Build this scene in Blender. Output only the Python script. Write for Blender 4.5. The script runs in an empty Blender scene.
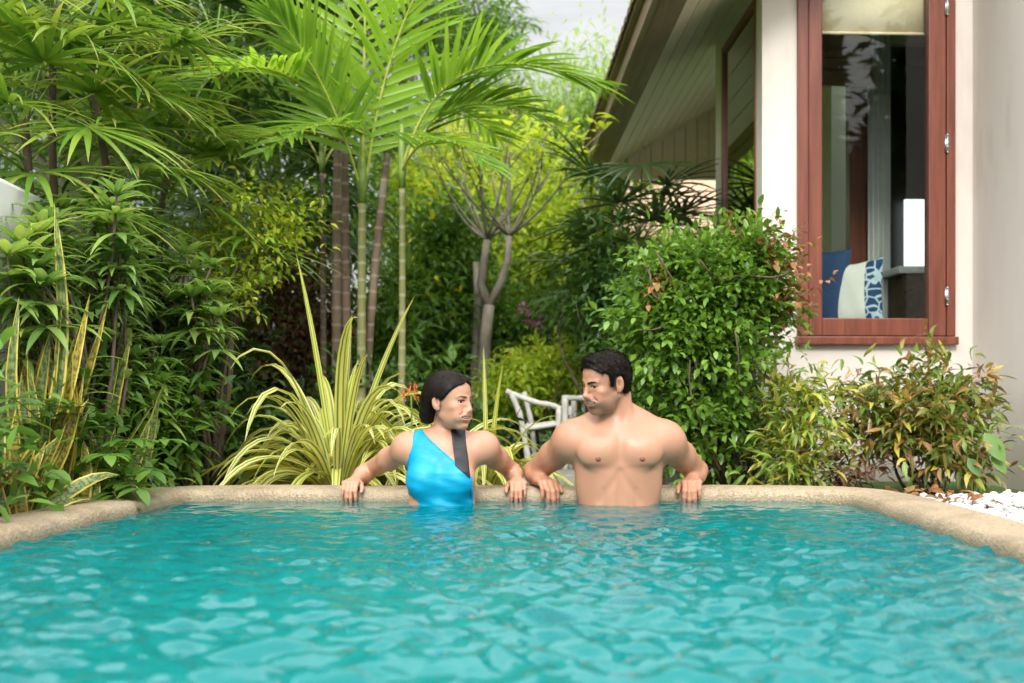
import bpy, math, random
import numpy as np
from mathutils import Vector, Matrix
random.seed(7); RNG = np.random.default_rng(7)
SC = bpy.context.scene; COL = SC.collection
F, VX, HY, CAMZ = 1200.0, 553.0, 391.0, 0.45      # focal length in pixels, vanishing point, eye height (m)
GZ = -0.08                                         # garden level; pool water lies at z = 0

def at(px, py, d):
    return np.array([(px-VX)*d/F, d, CAMZ+(HY-py)*d/F])
def sx(px, d): return (px-VX)*d/F
def sz(py, d): return CAMZ+(HY-py)*d/F
def nrm(a): return a/np.maximum(np.linalg.norm(a, axis=-1, keepdims=True), 1e-9)

# ------------------------------------------------------------------ tagging
def tag(o, label=None, cat=None, group=None, kind=None):
    if label: o['label'] = label
    if cat: o['category'] = cat
    if group: o['group'] = group
    if kind: o['kind'] = kind
    return o
def empty(name, loc, label, cat, group=None):
    o = bpy.data.objects.new(name, None); COL.objects.link(o)
    o.location = tuple(float(v) for v in loc); o.empty_display_size = .1
    return tag(o, label, cat, group)

# ------------------------------------------------------------------ mesh collector
class MB:
    def __init__(s): s.v=[]; s.q=[]; s.t=[]; s.uv=[]; s.qm=[]; s.tm=[]; s.n=0
    def add(s, v, q=None, t=None, uv=None, m=0):
        v=np.asarray(v,dtype=np.float64).reshape(-1,3)
        s.v.append(v); s.uv.append(np.zeros((len(v),2)) if uv is None else np.asarray(uv).reshape(-1,2))
        if q is not None and len(q): q=np.asarray(q,dtype=np.int64).reshape(-1,4)+s.n; s.q.append(q); s.qm.append(np.full(len(q),m))
        if t is not None and len(t): t=np.asarray(t,dtype=np.int64).reshape(-1,3)+s.n; s.t.append(t); s.tm.append(np.full(len(t),m))
        s.n+=len(v); return s
    def box(s, lo, hi, m=0, M=None):
        x0,y0,z0=lo; x1,y1,z1=hi
        v=np.array([[x0,y0,z0],[x1,y0,z0],[x1,y1,z0],[x0,y1,z0],[x0,y0,z1],[x1,y0,z1],[x1,y1,z1],[x0,y1,z1]],float)
        if M is not None: v=v@np.asarray(M)[:3,:3].T+np.asarray(M)[:3,3]
        return s.add(v,[[3,2,1,0],[4,5,6,7],[0,1,5,4],[1,2,6,5],[2,3,7,6],[3,0,4,7]],m=m)
    def tube(s, pts, rad, n=8, m=0, flat=1.0, cap=True):
        P=np.asarray(pts,float); k=len(P); R=np.broadcast_to(np.asarray(rad,float),(k,))
        T=np.gradient(P,axis=0); T=nrm(T); ref=np.array([0,0,1.]) if abs(T[0,2])<.9 else np.array([1.,0,0])
        U=nrm(np.cross(T[0],ref)); fr=[]
        for i in range(k):
            U=nrm(U-T[i]*np.dot(U,T[i])); fr.append((U,np.cross(T[i],U)))
        a=np.linspace(0,2*math.pi,n,endpoint=False); c,sn=np.cos(a),np.sin(a)*flat
        v=np.concatenate([P[i]+R[i]*(c[:,None]*fr[i][0]+sn[:,None]*fr[i][1]) for i in range(k)])
        i=np.arange(k-1)[:,None]*n; j=np.arange(n)[None]; j2=(j+1)%n
        q=np.stack([i+j,i+j2,i+n+j2,i+n+j],-1).reshape(-1,4)
        L=np.concatenate([[0],np.cumsum(np.linalg.norm(np.diff(P,axis=0),axis=1))])
        uv=np.stack([np.tile(a/6.2832,k),np.repeat(L,n)],-1)
        t=[]
        if cap:
            v=np.concatenate([v,P[:1],P[-1:]]); uv=np.concatenate([uv,[[0,0],[0,L[-1]]]])
            for jj in range(n):
                t.append([k*n,(jj+1)%n,jj]); t.append([k*n+1,(k-1)*n+jj,(k-1)*n+(jj+1)%n])
        return s.add(v,q,t,uv,m)
    def ellipsoid(s, c, r, nu=16, nv=10, m=0, M=None):
        th=np.linspace(0,math.pi,nv+1); ph=np.linspace(0,2*math.pi,nu,endpoint=False)
        v=np.stack([np.sin(th)[:,None]*np.cos(ph),np.sin(th)[:,None]*np.sin(ph),np.repeat(np.cos(th)[:,None],nu,1)],-1).reshape(-1,3)*np.asarray(r)
        if M is not None: v=v@np.asarray(M).T
        i=np.arange(nv)[:,None]*nu; j=np.arange(nu)[None]; j2=(j+1)%nu
        q=np.stack([i+j,i+nu+j,i+nu+j2,i+j2],-1).reshape(-1,4)
        return s.add(v+np.asarray(c),q,m=m)
    def build(s, name, mats, parent=None, smooth=True, bevel=0, origin=None):
        V=np.concatenate(s.v) if s.v else np.zeros((0,3)); UV=np.concatenate(s.uv)
        if parent is not None: V=V-np.array(parent_world(parent))
        elif origin is not None: V=V-np.asarray(origin)
        q=np.concatenate(s.q) if s.q else np.zeros((0,4),int); t=np.concatenate(s.t) if s.t else np.zeros((0,3),int)
        me=bpy.data.meshes.new(name); me.vertices.add(len(V)); me.vertices.foreach_set('co',V.astype(np.float32).ravel())
        loops=np.concatenate([q.ravel(),t.ravel()]).astype(np.int32)
        me.loops.add(len(loops)); me.loops.foreach_set('vertex_index',loops)
        st=np.concatenate([np.arange(len(q))*4,len(q)*4+np.arange(len(t))*3]).astype(np.int32)
        me.polygons.add(len(st)); me.polygons.foreach_set('loop_start',st)
        mi=np.concatenate((s.qm+s.tm) or [np.zeros(0)]).astype(np.int32)
        me.polygons.foreach_set('material_index',mi)
        me.polygons.foreach_set('use_smooth',np.full(len(st),bool(smooth)))
        uvl=me.uv_layers.new(name='UVMap'); uvl.data.foreach_set('uv',UV[loops].astype(np.float32).ravel())
        me.update(calc_edges=True); me.validate()
        for m in (mats if isinstance(mats,(list,tuple)) else [mats]): me.materials.append(m)
        o=bpy.data.objects.new(name,me); COL.objects.link(o)
        if parent is not None: o.parent=parent
        elif origin is not None: o.location=tuple(float(v) for v in origin)
        if bevel:
            b=o.modifiers.new('bevel','BEVEL'); b.width=bevel; b.segments=2; b.limit_method='ANGLE'; b.angle_limit=.6
        return o
def parent_world(o):
    p=Vector((0,0,0))
    while o is not None: p+=o.location; o=o.parent
    return p

# ------------------------------------------------------------------ blades: leaves, leaflets, straps
def blades(mb, base, d0, L, W, droop=0., S=4, prof='leaf', fold=.25, roll=None, p=1.4, m=0, side=None, wob=0., tw=0.):
    base=np.atleast_2d(base); N=len(base); d0=nrm(np.broadcast_to(np.asarray(d0,float),(N,3)))
    bc=lambda x: np.broadcast_to(np.asarray(x,float),(N,))
    L,W,droop=bc(L),bc(W),bc(droop)
    sd=np.cross(d0,np.array([0,0,1.])) if side is None else np.broadcast_to(np.asarray(side,float),(N,3)).copy()
    bad=np.linalg.norm(sd,axis=1)<1e-3; sd[bad]=[1,0,0]
    sd=nrm(sd-d0*np.sum(sd*d0,1,keepdims=True))
    if roll is not None:
        r=bc(roll)[:,None]; sd=sd*np.cos(r)+np.cross(d0,sd)*np.sin(r)
    ss=np.linspace(0,1,S+1)
    if prof=='leaf': w=np.sin(np.pi*ss**.8)**.8*.98+.02
    elif prof=='strap': w=np.minimum(1,.45+ss*2.2)*(1-ss**4)**.9+.015
    elif prof=='palm': w=np.minimum(1,.35+ss*3.)*(1-ss**2.2)+.02
    elif prof=='lance': w=np.sin(np.pi*np.clip(ss*.93+.06,0,1)**.7)**1.1+.01
    elif prof=='sword': w=np.minimum(1,.55+ss*1.1)*np.clip(1-ss**5,0,1)+.01
    pts=np.zeros((N,S+1,3)); pts[:,0]=base; dirs=np.zeros((N,S+1,3)); dirs[:,0]=d0
    wv=RNG.normal(0,1,(N,3))*wob
    for k in range(1,S+1):
        d=nrm(d0+np.array([0,0,-1.])*(droop*ss[k]**p)[:,None]+wv*math.sin(ss[k]*5))
        dirs[:,k]=d; pts[:,k]=pts[:,k-1]+d*(L/S)[:,None]
    sdk=np.repeat(sd[:,None],S+1,1)
    if tw:
        a=(tw*RNG.normal(0,1,N))[:,None]*ss[None]; nn=np.cross(sdk,dirs)
        sdk=sdk*np.cos(a)[...,None]+nn*np.sin(a)[...,None]
    nn=np.cross(sdk,dirs); hw=(W/2)[:,None]*w[None]
    up=nn*(hw*fold)[...,None]
    v=np.stack([pts-sdk*hw[...,None]+up,pts,pts+sdk*hw[...,None]+up],2)     # N,S+1,3,3
    i=(np.arange(N)*(S+1)*3)[:,None,None]+(np.arange(S)*3)[None,:,None]+np.arange(2)[None,None]
    q=np.stack([i,i+1,i+4,i+3],-1).reshape(-1,4)
    uv=np.zeros((N,S+1,3,2)); uv[...,0]=[0,.5,1]; uv[...,1]=ss[None,:,None]
    mb.add(v.reshape(-1,3),q,uv=uv.reshape(-1,2),m=m)
    return pts
def rand_dirs(n, zmin=-1, zmax=1):
    z=RNG.uniform(zmin,zmax,n); a=RNG.uniform(0,2*np.pi,n); r=np.sqrt(np.maximum(0,1-z*z))
    return np.stack([r*np.cos(a),r*np.sin(a),z],1)

# ------------------------------------------------------------------ materials
LEAFGAIN=(1.95,1.55,1.75)      # young tropical foliage; gain on every leaf colour, tuned brighter and yellower
def new_mat(name):
    m=bpy.data.materials.new(name); m.use_nodes=True; nt=m.node_tree; nt.nodes.clear()
    out=nt.nodes.new('ShaderNodeOutputMaterial'); return m,nt,out
def node(nt,typ,ins=None,**kw):
    n=nt.nodes.new(typ)
    for k,v in kw.items(): setattr(n,k,v)
    for k,v in (ins or {}).items():
        s=n.inputs[k]
        if isinstance(v,bpy.types.NodeSocket): nt.links.new(v,s)
        else:
            if s.type=='RGBA' and len(v)==3: v=(*v,1)
            s.default_value=v
    return n
def ramp(nt,fac,stops,interp='LINEAR'):
    r=node(nt,'ShaderNodeValToRGB',{'Fac':fac}); r.color_ramp.interpolation=interp
    e=r.color_ramp.elements
    while len(e)<len(stops): e.new(.5)
    for k,(p,c) in enumerate(stops): e[k].position=p; e[k].color=(*c,1) if len(c)==3 else c
    return r.outputs['Color']
def mix(nt,fac,a,b,blend='MIX'):
    n=nt.nodes.new('ShaderNodeMix'); n.data_type='RGBA'; n.blend_type=blend
    for s,v in ((n.inputs[0],fac),(n.inputs[6],a),(n.inputs[7],b)):
        if isinstance(v,bpy.types.NodeSocket): nt.links.new(v,s)
        elif s.type=='VALUE': s.default_value=v
        else: s.default_value=(*v,1) if len(v)==3 else v
    return n.outputs[2]
def mth(nt,op,a,b=0.,c=0.):
    n=nt.nodes.new('ShaderNodeMath'); n.operation=op
    for s,v in zip(n.inputs,(a,b,c)):
        if isinstance(v,bpy.types.NodeSocket): nt.links.new(v,s)
        else: s.default_value=v
    return n.outputs[0]
def objco(nt,scale=(1,1,1)):
    t=nt.nodes.new('ShaderNodeTexCoord'); mp=node(nt,'ShaderNodeMapping',{'Vector':t.outputs['Object'],'Scale':scale}); return mp.outputs[0]
def noise(nt,scale,detail=4,vec=None,rough=.55,dist=0.):
    n=node(nt,'ShaderNodeTexNoise',{'Scale':scale,'Detail':detail,'Roughness':rough,'Distortion':dist})
    nt.links.new(vec if vec is not None else objco(nt),n.inputs['Vector']); return n.outputs['Fac']
def bump(nt,h,strength=.3,dist=.01):
    return node(nt,'ShaderNodeBump',{'Height':h,'Strength':strength,'Distance':dist}).outputs[0]
def finish(nt,out,base,rough=.5,nor=None,spec=.5,metal=0.,**kw):
    b=node(nt,'ShaderNodeBsdfPrincipled',{'Base Color':base,'Roughness':rough,'Specular IOR Level':spec,'Metallic':metal,**kw})
    if nor is not None: nt.links.new(nor,b.inputs['Normal'])
    nt.links.new(b.outputs[0],out.inputs[0]); return b
def speck_mat(name,stops,scale=8,rough=.7,bs=.3,bd=.006,detail=5,stretch=(1,1,1),spec=.4,scale2=None):
    m,nt,out=new_mat(name); vec=objco(nt,stretch)
    n=noise(nt,scale,detail,vec); c=ramp(nt,n,stops)
    if scale2:
        n2=noise(nt,scale2,2,vec); c=mix(nt,mth(nt,'MULTIPLY',n2,.5),c,mix(nt,.5,c,stops[0][1],'MULTIPLY'))
    finish(nt,out,c,rough,bump(nt,n,bs,bd),spec); return m
def leaf_mat(name,cols,tr=.3,rough=.42,tip=None,spec=.4,pat=None):
    """cols: colours picked per leaf; pat: None | 'variegated' | 'snake' | 'rib'"""
    cols=[tuple(min(.62,x*k) for x,k in zip(c,LEAFGAIN)) for c in cols]
    m,nt,out=new_mat(name); g=nt.nodes.new('ShaderNodeNewGeometry'); uv=nt.nodes.new('ShaderNodeUVMap')
    sep=node(nt,'ShaderNodeSeparateXYZ',{0:uv.outputs[0]})
    k=len(cols); c=ramp(nt,g.outputs['Random Per Island'],[((i+.0)/max(1,k-1),cc) for i,cc in enumerate(cols)])
    nz=noise(nt,9.,2); c=mix(nt,mth(nt,'MULTIPLY',nz,.45),c,tuple(min(1,x*.55) for x in cols[0]))
    edge=mth(nt,'ABSOLUTE',mth(nt,'SUBTRACT',sep.outputs[0],.5))
    if pat=='variegated':
        f=ramp(nt,edge,[(0,(1,1,1)),(.13,(1,1,1)),(.2,(0,0,0)),(.29,(0,0,0)),(.33,(.8,.8,.8)),(.46,(1,1,1)),(.5,(.2,.2,.2))])
        cream=ramp(nt,g.outputs['Random Per Island'],[(0,(.66,.60,.15)),(.5,(.72,.66,.28)),(1,(.58,.56,.09))])
        f=mth(nt,'MULTIPLY',f,.92); c=mix(nt,f,c,cream)
    elif pat=='snake':
        w=node(nt,'ShaderNodeTexNoise',{'Scale':1.,'Detail':3.,'Roughness':.6})
        mp=node(nt,'ShaderNodeMapping',{'Vector':uv.outputs[0],'Scale':(3,34,1)})
        nt.links.new(mp.outputs[0],w.inputs['Vector'])
        band=ramp(nt,w.outputs['Fac'],[(.42,(0,0,0)),(.56,(1,1,1))])
        c=mix(nt,mth(nt,'MULTIPLY',band,.75),c,(.028,.06,.022))
        f=ramp(nt,edge,[(.34,(0,0,0)),(.38,(1,1,1))]); c=mix(nt,f,c,(.62,.50,.09))
    elif pat=='rib':
        f=ramp(nt,edge,[(0,(1,1,1)),(.06,(0,0,0))]); c=mix(nt,mth(nt,'MULTIPLY',f,.5),c,(.3,.42,.12))
    if tip:
        f=mth(nt,'MULTIPLY',mth(nt,'POWER',sep.outputs[1],3.2),g.outputs['Random Per Island'])
        c=mix(nt,f,c,tip)
    b=node(nt,'ShaderNodeBsdfPrincipled',{'Base Color':c,'Roughness':rough,'Specular IOR Level':spec})
    tcol=mix(nt,.6,c,mix(nt,1.,c,(2.0,1.8,.9),'MULTIPLY'))
    t=node(nt,'ShaderNodeBsdfTranslucent',{'Color':tcol})
    ms=node(nt,'ShaderNodeMixShader',{0:tr,1:b.outputs[0],2:t.outputs[0]}); nt.links.new(ms.outputs[0],out.inputs[0])
    return m
def trunk_mat(name,c1,c2,ring=0.,c3=(.22,.2,.16)):
    m,nt,out=new_mat(name); uv=nt.nodes.new('ShaderNodeUVMap')
    n=noise(nt,14,5,objco(nt,(1,1,.35))); c=ramp(nt,n,[(.3,c1),(.7,c2)])
    h=n
    if ring:
        sep=node(nt,'ShaderNodeSeparateXYZ',{0:uv.outputs[0]})
        fr=mth(nt,'FRACT',mth(nt,'ADD',mth(nt,'MULTIPLY',sep.outputs[1],ring),mth(nt,'MULTIPLY',noise(nt,2.5,1),.6)))
        f=ramp(nt,fr,[(0,(1,1,1)),(.1,(.7,.7,.7)),(.2,(0,0,0))]); c=mix(nt,mth(nt,'MULTIPLY',f,.45),c,c3); h=mth(nt,'ADD',n,f)
    blot=ramp(nt,noise(nt,5,3),[(.55,(0,0,0)),(.7,(1,1,1))]); c=mix(nt,mth(nt,'MULTIPLY',blot,.5),c,c3)
    finish(nt,out,c,.8,bump(nt,h,.5,.01)); return m
def plain_mat(name,col,rough=.5,metal=0.,spec=.5,var=.15,scale=20,bs=.1):
    m,nt,out=new_mat(name); n=noise(nt,scale,3)
    c=ramp(nt,n,[(.3,tuple(x*(1-var) for x in col)),(.7,tuple(min(1,x*(1+var)) for x in col))])
    finish(nt,out,c,rough,bump(nt,n,bs,.003),spec,metal); return m
# ------------------------------------------------------------------ ground, pool, water
XL, XR, YF, YN, PD = -1.50, 1.19, 4.90, -1.6, 1.16     # inner pool faces, pool depth
def fillet_path():
    """inner edge of the coping: near left -> far left -> far right -> near right, with rounded corners"""
    pts=[]; xl=lambda y: XL-.055*(YF-y); xr=lambda y: XR+.027*(YF-y)
    for y in np.linspace(YN,YF-.16,24): pts.append((xl(y),y))
    r=.10
    for a in np.linspace(180,90,9): pts.append((XL+r+r*math.cos(math.radians(a)),YF-r+r*math.sin(math.radians(a))))
    for x in np.linspace(XL+.25,XR-.35,20): pts.append((x,YF))
    r=.24
    for a in np.linspace(90,0,11): pts.append((XR-r+r*math.cos(math.radians(a)),YF-r+r*math.sin(math.radians(a))))
    for y in np.linspace(YF-.4,YN,24): pts.append((xr(y),y))
    return np.array(pts)
PATH=fillet_path()
T=nrm(np.gradient(PATH,axis=0)); NO=np.stack([-T[:,1],T[:,0]],1)     # outward normal
def sweep(profile, name, mat, jitter=0.):
    pr=np.asarray(profile); k=len(pr); n=len(PATH)
    v=np.zeros((n,k,3)); v[...,:2]=PATH[:,None]+NO[:,None]*pr[None,:,:1]; v[...,2]=pr[None,:,1]
    if jitter:
        s=np.linspace(0,40,n)[:,None]; v[...,2]+=jitter*(np.sin(s*1.7)+.6*np.sin(s*4.1+1))*(pr[None,:,1]>0)
    i=np.arange(n-1)[:,None]*k; j=np.arange(k-1)[None]
    q=np.stack([i+j,i+j+1,i+k+j+1,i+k+j],-1).reshape(-1,4)
    mb=MB(); mb.add(v.reshape(-1,3),q); return mb.build(name,mat)
# coping stone
m,nt,out=new_mat('pebble_wash_stone'); co=objco(nt)
vo=node(nt,'ShaderNodeTexVoronoi',{'Vector':co,'Scale':115.}); big=noise(nt,1.8,4,co); n3=noise(nt,18,4,co)
c=ramp(nt,vo.outputs['Color'],[(0,(.20,.14,.085)),(.35,(.33,.25,.155)),(.7,(.43,.345,.23)),(1,(.15,.10,.06))])
c=mix(nt,ramp(nt,big,[(.35,(.75,.75,.75)),(.6,(0,0,0))]),c,(.40,.33,.23)); c=mix(nt,mth(nt,'MULTIPLY',n3,.5),c,(.26,.185,.11))
st_=ramp(nt,noise(nt,3.3,6,co,.65,.8),[(.50,(0,0,0)),(.62,(1,1,1))]); c=mix(nt,mth(nt,'MULTIPLY',st_,.42),c,(.15,.115,.07))
geo=nt.nodes.new('ShaderNodeNewGeometry'); zz=node(nt,'ShaderNodeSeparateXYZ',{0:geo.outputs['Position']})
wet=ramp(nt,mth(nt,'ADD',zz.outputs[2],mth(nt,'MULTIPLY',noise(nt,9,3,co),.03)),[(.015,(1,1,1)),(.04,(0,0,0))])
c=mix(nt,mth(nt,'MULTIPLY',wet,.55),c,(.16,.14,.08))
finish(nt,out,c,.62,bump(nt,vo.outputs['Distance'],.5,.006)); MCOPE=m
a=[(0,-.22),(-.004,-.05),(-.006,0.0),(-.004,.022),(.004,.038),(.018,.046),(.036,.051),(.12,.053),(.19,.051),(.215,.046),(.228,.034),(.234,.01),(.236,-.4)]
o=sweep(a,'pool_coping',MCOPE,.0012); tag(o,kind='structure')
# basin
m,nt,out=new_mat('turquoise_pool_tile'); co=objco(nt)
br=node(nt,'ShaderNodeTexBrick',{'Vector':co,'Scale':9.,'Color1':(.05,.52,.50,1),'Color2':(.07,.60,.57,1),'Mortar':(.28,.72,.66,1),'Mortar Size':.018,'Brick Width':.5,'Row Height':.5},offset=0.)
finish(nt,out,br.outputs[0],.35); MTILE=m
pr=[(0.001,-.2),(0.001,-PD)]
v=np.concatenate([np.c_[PATH+NO*.001,np.full(len(PATH),-.2)],np.c_[PATH+NO*.001,np.full(len(PATH),-PD)]]); n=len(PATH)
mb=MB(); ii=np.arange(n-1); mb.add(v,np.stack([ii,ii+1,ii+1+n,ii+n],1))
mb.add([[XL-.6,YN-.01,-PD],[XR+.5,YN-.01,-PD],[XR+.5,YF+.1,-PD],[XL-.6,YF+.1,-PD]],[[0,1,2,3]])
mb.add([[XL-.6,YN-.01,-PD],[XR+.4,YN-.01,-PD],[XR+.4,YN-.01,.05],[XL-.6,YN-.01,.05]],[[0,1,2,3]])
tag(mb.build('pool_basin',MTILE,smooth=False),kind='structure')
# water surface: summed wave trains, real displacement
xs=np.linspace(XL-.02,XR+.03,236); ys=np.concatenate([np.linspace(YN,.6,60)[:-1],np.linspace(.6,YF+.015,430)])
X,Y=np.meshgrid(xs,ys); X=X+(YF-np.minimum(Y,YF))*(-.055+(.082)*(X-XL)/(XR-XL)); Z=np.zeros_like(X); rg=np.random.default_rng(11)
calm=np.clip((YF-.1-Y)/3.2,0,1)**.8
for lam0,amp,cnt in ((.9,.0050,6),(.32,.0027,10),(.155,.0024,20),(.078,.0015,24),(.042,.0006,18)):
    for _ in range(cnt):
        patch=np.clip(.25+1.1*np.sin(X*rg.uniform(1.2,3.2)*rg.choice([-1,1])+Y*rg.uniform(1.0,2.8)+rg.uniform(0,7))*np.sin(X*rg.uniform(.6,1.8)-Y*rg.uniform(.8,2.)+rg.uniform(0,7))+.30,.05,1.7)
        lam=lam0*rg.uniform(.75,1.3); th=math.pi/2+rg.normal(0,.62)+(math.pi if rg.uniform()<.5 else 0); k=2*math.pi/lam; ph=rg.uniform(0,7)
        wx=X+.03*np.sin(3.1*Y+ph); wy=Y+.03*np.sin(2.7*X+ph*2)
        env=.6+.5*np.sin(X*rg.uniform(.8,2.2)+Y*rg.uniform(.8,2.2)+ph)
        s=np.sin(k*(wx*math.cos(th)+wy*math.sin(th))+ph)
        Z+=amp*rg.uniform(.5,1)*(env if lam0>.5 else patch*1.15)*(s+.22*np.cos(2*(k*(wx*math.cos(th)+wy*math.sin(th))+ph)))*(.17+.83*calm)*.95
Z-=Z.mean()
ny,nx=X.shape; i=np.arange(ny-1)[:,None]*nx; j=np.arange(nx-1)[None]
mb=MB(); mb.add(np.stack([X,Y,Z],-1).reshape(-1,3),np.stack([i+j,i+j+1,i+nx+j+1,i+nx+j],-1).reshape(-1,4))
m,nt,out=new_mat('pool_water'); co=objco(nt)
bn=bump(nt,noise(nt,26,3,objco(nt,(1,.8,1)),.5,.6),.10,.02)
fr=node(nt,'ShaderNodeFresnel',{'IOR':1.333,'Normal':bn})
gl=node(nt,'ShaderNodeBsdfGlossy',{'Color':(1,1,1,1),'Roughness':.03,'Normal':bn})
rf=node(nt,'ShaderNodeBsdfRefraction',{'Color':(.42,.93,.88,1),'Roughness':.02,'IOR':1.333,'Normal':bn})
df=node(nt,'ShaderNodeBsdfDiffuse',{'Color':(.0,.185,.20,1)})
b1=node(nt,'ShaderNodeMixShader',{0:.5,1:rf.outputs[0],2:df.outputs[0]})
b2=node(nt,'ShaderNodeMixShader',{0:fr.outputs[0],1:b1.outputs[0],2:gl.outputs[0]}); nt.links.new(b2.outputs[0],out.inputs[0])
MWATER=m
tag(mb.build('pool_water',MWATER),kind='structure')
# ground sheet with the pool left out
m,nt,out=new_mat('garden_ground'); co=objco(nt)
soil=ramp(nt,noise(nt,14,6,co),[(.3,(.055,.035,.02)),(.6,(.11,.075,.045)),(.75,(.16,.12,.075))])
grs=ramp(nt,noise(nt,35,5,co),[(.3,(.035,.085,.012)),(.7,(.10,.20,.03))])
sep=node(nt,'ShaderNodeSeparateXYZ',{0:co})
far=ramp(nt,mth(nt,'ADD',mth(nt,'MULTIPLY',sep.outputs[1],.1),mth(nt,'MULTIPLY',noise(nt,1.5,3,co),.2)),[(.66,(0,0,0)),(.74,(1,1,1))])
finish(nt,out,mix(nt,far,soil,grs),.95,bump(nt,noise(nt,60,4,co),.6,.02)); MGROUND=m
y0,y1,B=YN-.02,YF+.22,400.; h=[(XL-.22-.055*(YF-y0),y0),(XR+.22+.027*(YF-y0),y0),(XR+.225,y1),(XL-.225,y1)]; g=[(-B,-B),(B,-B),(B,B),(-B,B)]
mb=MB()
for k in range(4):
    a,b=k,(k+1)%4; mb.add([[*g[a],GZ],[*g[b],GZ],[*h[b],GZ],[*h[a],GZ]],[[0,1,2,3]])
tag(mb.build('ground',MGROUND,smooth=False),kind='structure')
# paved step behind the pool, stone slabs
MSLAB=speck_mat('weathered_slab',[(.3,(.16,.15,.13)),(.7,(.34,.33,.30))],9)
mb=MB(); mb.box((-.25,6.35,GZ-.05),(.75,6.75,GZ+.09)); o=mb.build('stone_step',MSLAB,bevel=.012)
tag(o,'low grey stone step behind the pool between the two bathers','step')
# garden wall at the left: thick rendered masonry
MWALL=speck_mat('white_render',[(.25,(.58,.55,.52)),(.42,(.78,.76,.74)),(.8,(.84,.83,.81))],3.2,.85,.35,.01,8,scale2=1.1)
mb=MB(); p0=np.array([-2.03,3.4]); p1=np.array([-3.0,13.2]); d=nrm(p1-p0); nn=np.array([d[1],-d[0]])
c=[p0,p1,p1-nn*.16,p0-nn*.16]
v=[[*q,GZ-.1] for q in c]+[[*q,1.29] for q in c]
mb.add(v,[[0,3,2,1],[4,5,6,7],[0,1,5,4],[1,2,6,5],[2,3,7,6],[3,0,4,7]])
gw=mb.build('garden_wall',MWALL,smooth=False,bevel=.02); tag(gw,'white rendered garden wall behind the plants on the shady side','wall')

# ------------------------------------------------------------------ house
HO=(1.22,7.0,GZ); HR=math.radians(2.5)
house=empty('house',HO,'cream plastered house with red wooden windows and wide brown eave','house'); house.rotation_euler=(0,0,HR)
def hb(mb,name,mat,parent=None,**k):
    o=mb.build(name,mat,**k); o.parent=parent or house; return o
def hx(px,v=0.):      # local x for a pixel column at local depth v
    D=7.0+v; return ((px-VX)*D/F-HO[0]+math.sin(HR)*v)
m,nt,out=new_mat('cream_plaster'); co=objco(nt)
n1=noise(nt,2.2,6,objco(nt,(1,1,.28))); n2=noise(nt,30,4,co)
c=ramp(nt,n1,[(.25,(.50,.44,.38)),(.42,(.64,.585,.53)),(.75,(.70,.65,.60))])
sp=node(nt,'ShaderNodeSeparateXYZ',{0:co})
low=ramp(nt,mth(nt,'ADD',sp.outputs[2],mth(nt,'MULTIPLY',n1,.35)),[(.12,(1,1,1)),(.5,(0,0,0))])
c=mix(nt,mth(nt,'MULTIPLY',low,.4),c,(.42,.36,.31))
finish(nt,out,c,.85,bump(nt,n2,.25,.004),.25); MPLAST=m
m,nt,out=new_mat('red_brown_timber'); gr=noise(nt,6,6,objco(nt,(6,6,.35)),.6,.5)
finish(nt,out,ramp(nt,gr,[(.25,(.105,.027,.016)),(.5,(.170,.048,.028)),(.8,(.25,.078,.046))]),.38,bump(nt,gr,.12,.003),.5); MRED=m
m,nt,out=new_mat('brown_fascia_timber'); gr=noise(nt,5,6,objco(nt,(5,.3,5)),.6,.4)
finish(nt,out,ramp(nt,gr,[(.25,(.17,.105,.07)),(.5,(.29,.195,.135)),(.8,(.38,.27,.19))]),.6,bump(nt,gr,.2,.003)); MBROWN=m
m,nt,out=new_mat('cream_soffit_boards'); gr=noise(nt,4,5,objco(nt,(4,.4,4)))
finish(nt,out,ramp(nt,gr,[(.3,(.84,.72,.56)),(.7,(.90,.80,.65))]),.6); MSOF=m
def glass(name,col=(.93,.97,.95),add=0.):
    m,nt,out=new_mat(name); fr=node(nt,'ShaderNodeFresnel',{'IOR':1.33})
    gl=node(nt,'ShaderNodeBsdfGlossy',{'Color':(1,1,1,1),'Roughness':.01}); tr=node(nt,'ShaderNodeBsdfTransparent',{'Color':(*col,1)})
    ms=node(nt,'ShaderNodeMixShader',{0:mth(nt,'ADD',fr.outputs[0],add),1:tr.outputs[0],2:gl.outputs[0]}); nt.links.new(ms.outputs[0],out.inputs[0]); return m
MGLASS=glass('window_glass')
MCHROME=plain_mat('steel',(.6,.6,.6),.3,1.)
MBLIND=plain_mat('blind_cloth',(.92,.72,.48),.8,var=.06,scale=90)
MWHITE=plain_mat('white_paint',(.78,.77,.74),.5,var=.04)
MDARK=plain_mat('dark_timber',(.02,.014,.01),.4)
ZS=lambda py,v=0.: sz(py,7.0+v)-GZ
fx0,fx1=hx(797),hx(957); gx0,gx1=hx(822),hx(930); zb,zg=ZS(343),ZS(318); ztop,zgt=3.05,2.93
WT,TH=3.35,.16; xr=hx(976)
# front wall of the bay, with the opening left out
mb=MB()
mb.box((0,0,-.3),(xr+.16,TH,zb)); mb.box((0,0,ztop),(xr+.16,TH,WT)); mb.box((0,0,zb),(fx0,TH,ztop)); mb.box((fx1,0,zb),(xr+.16,TH,ztop))
hb(mb,'front_wall',MPLAST,smooth=False)
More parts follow.
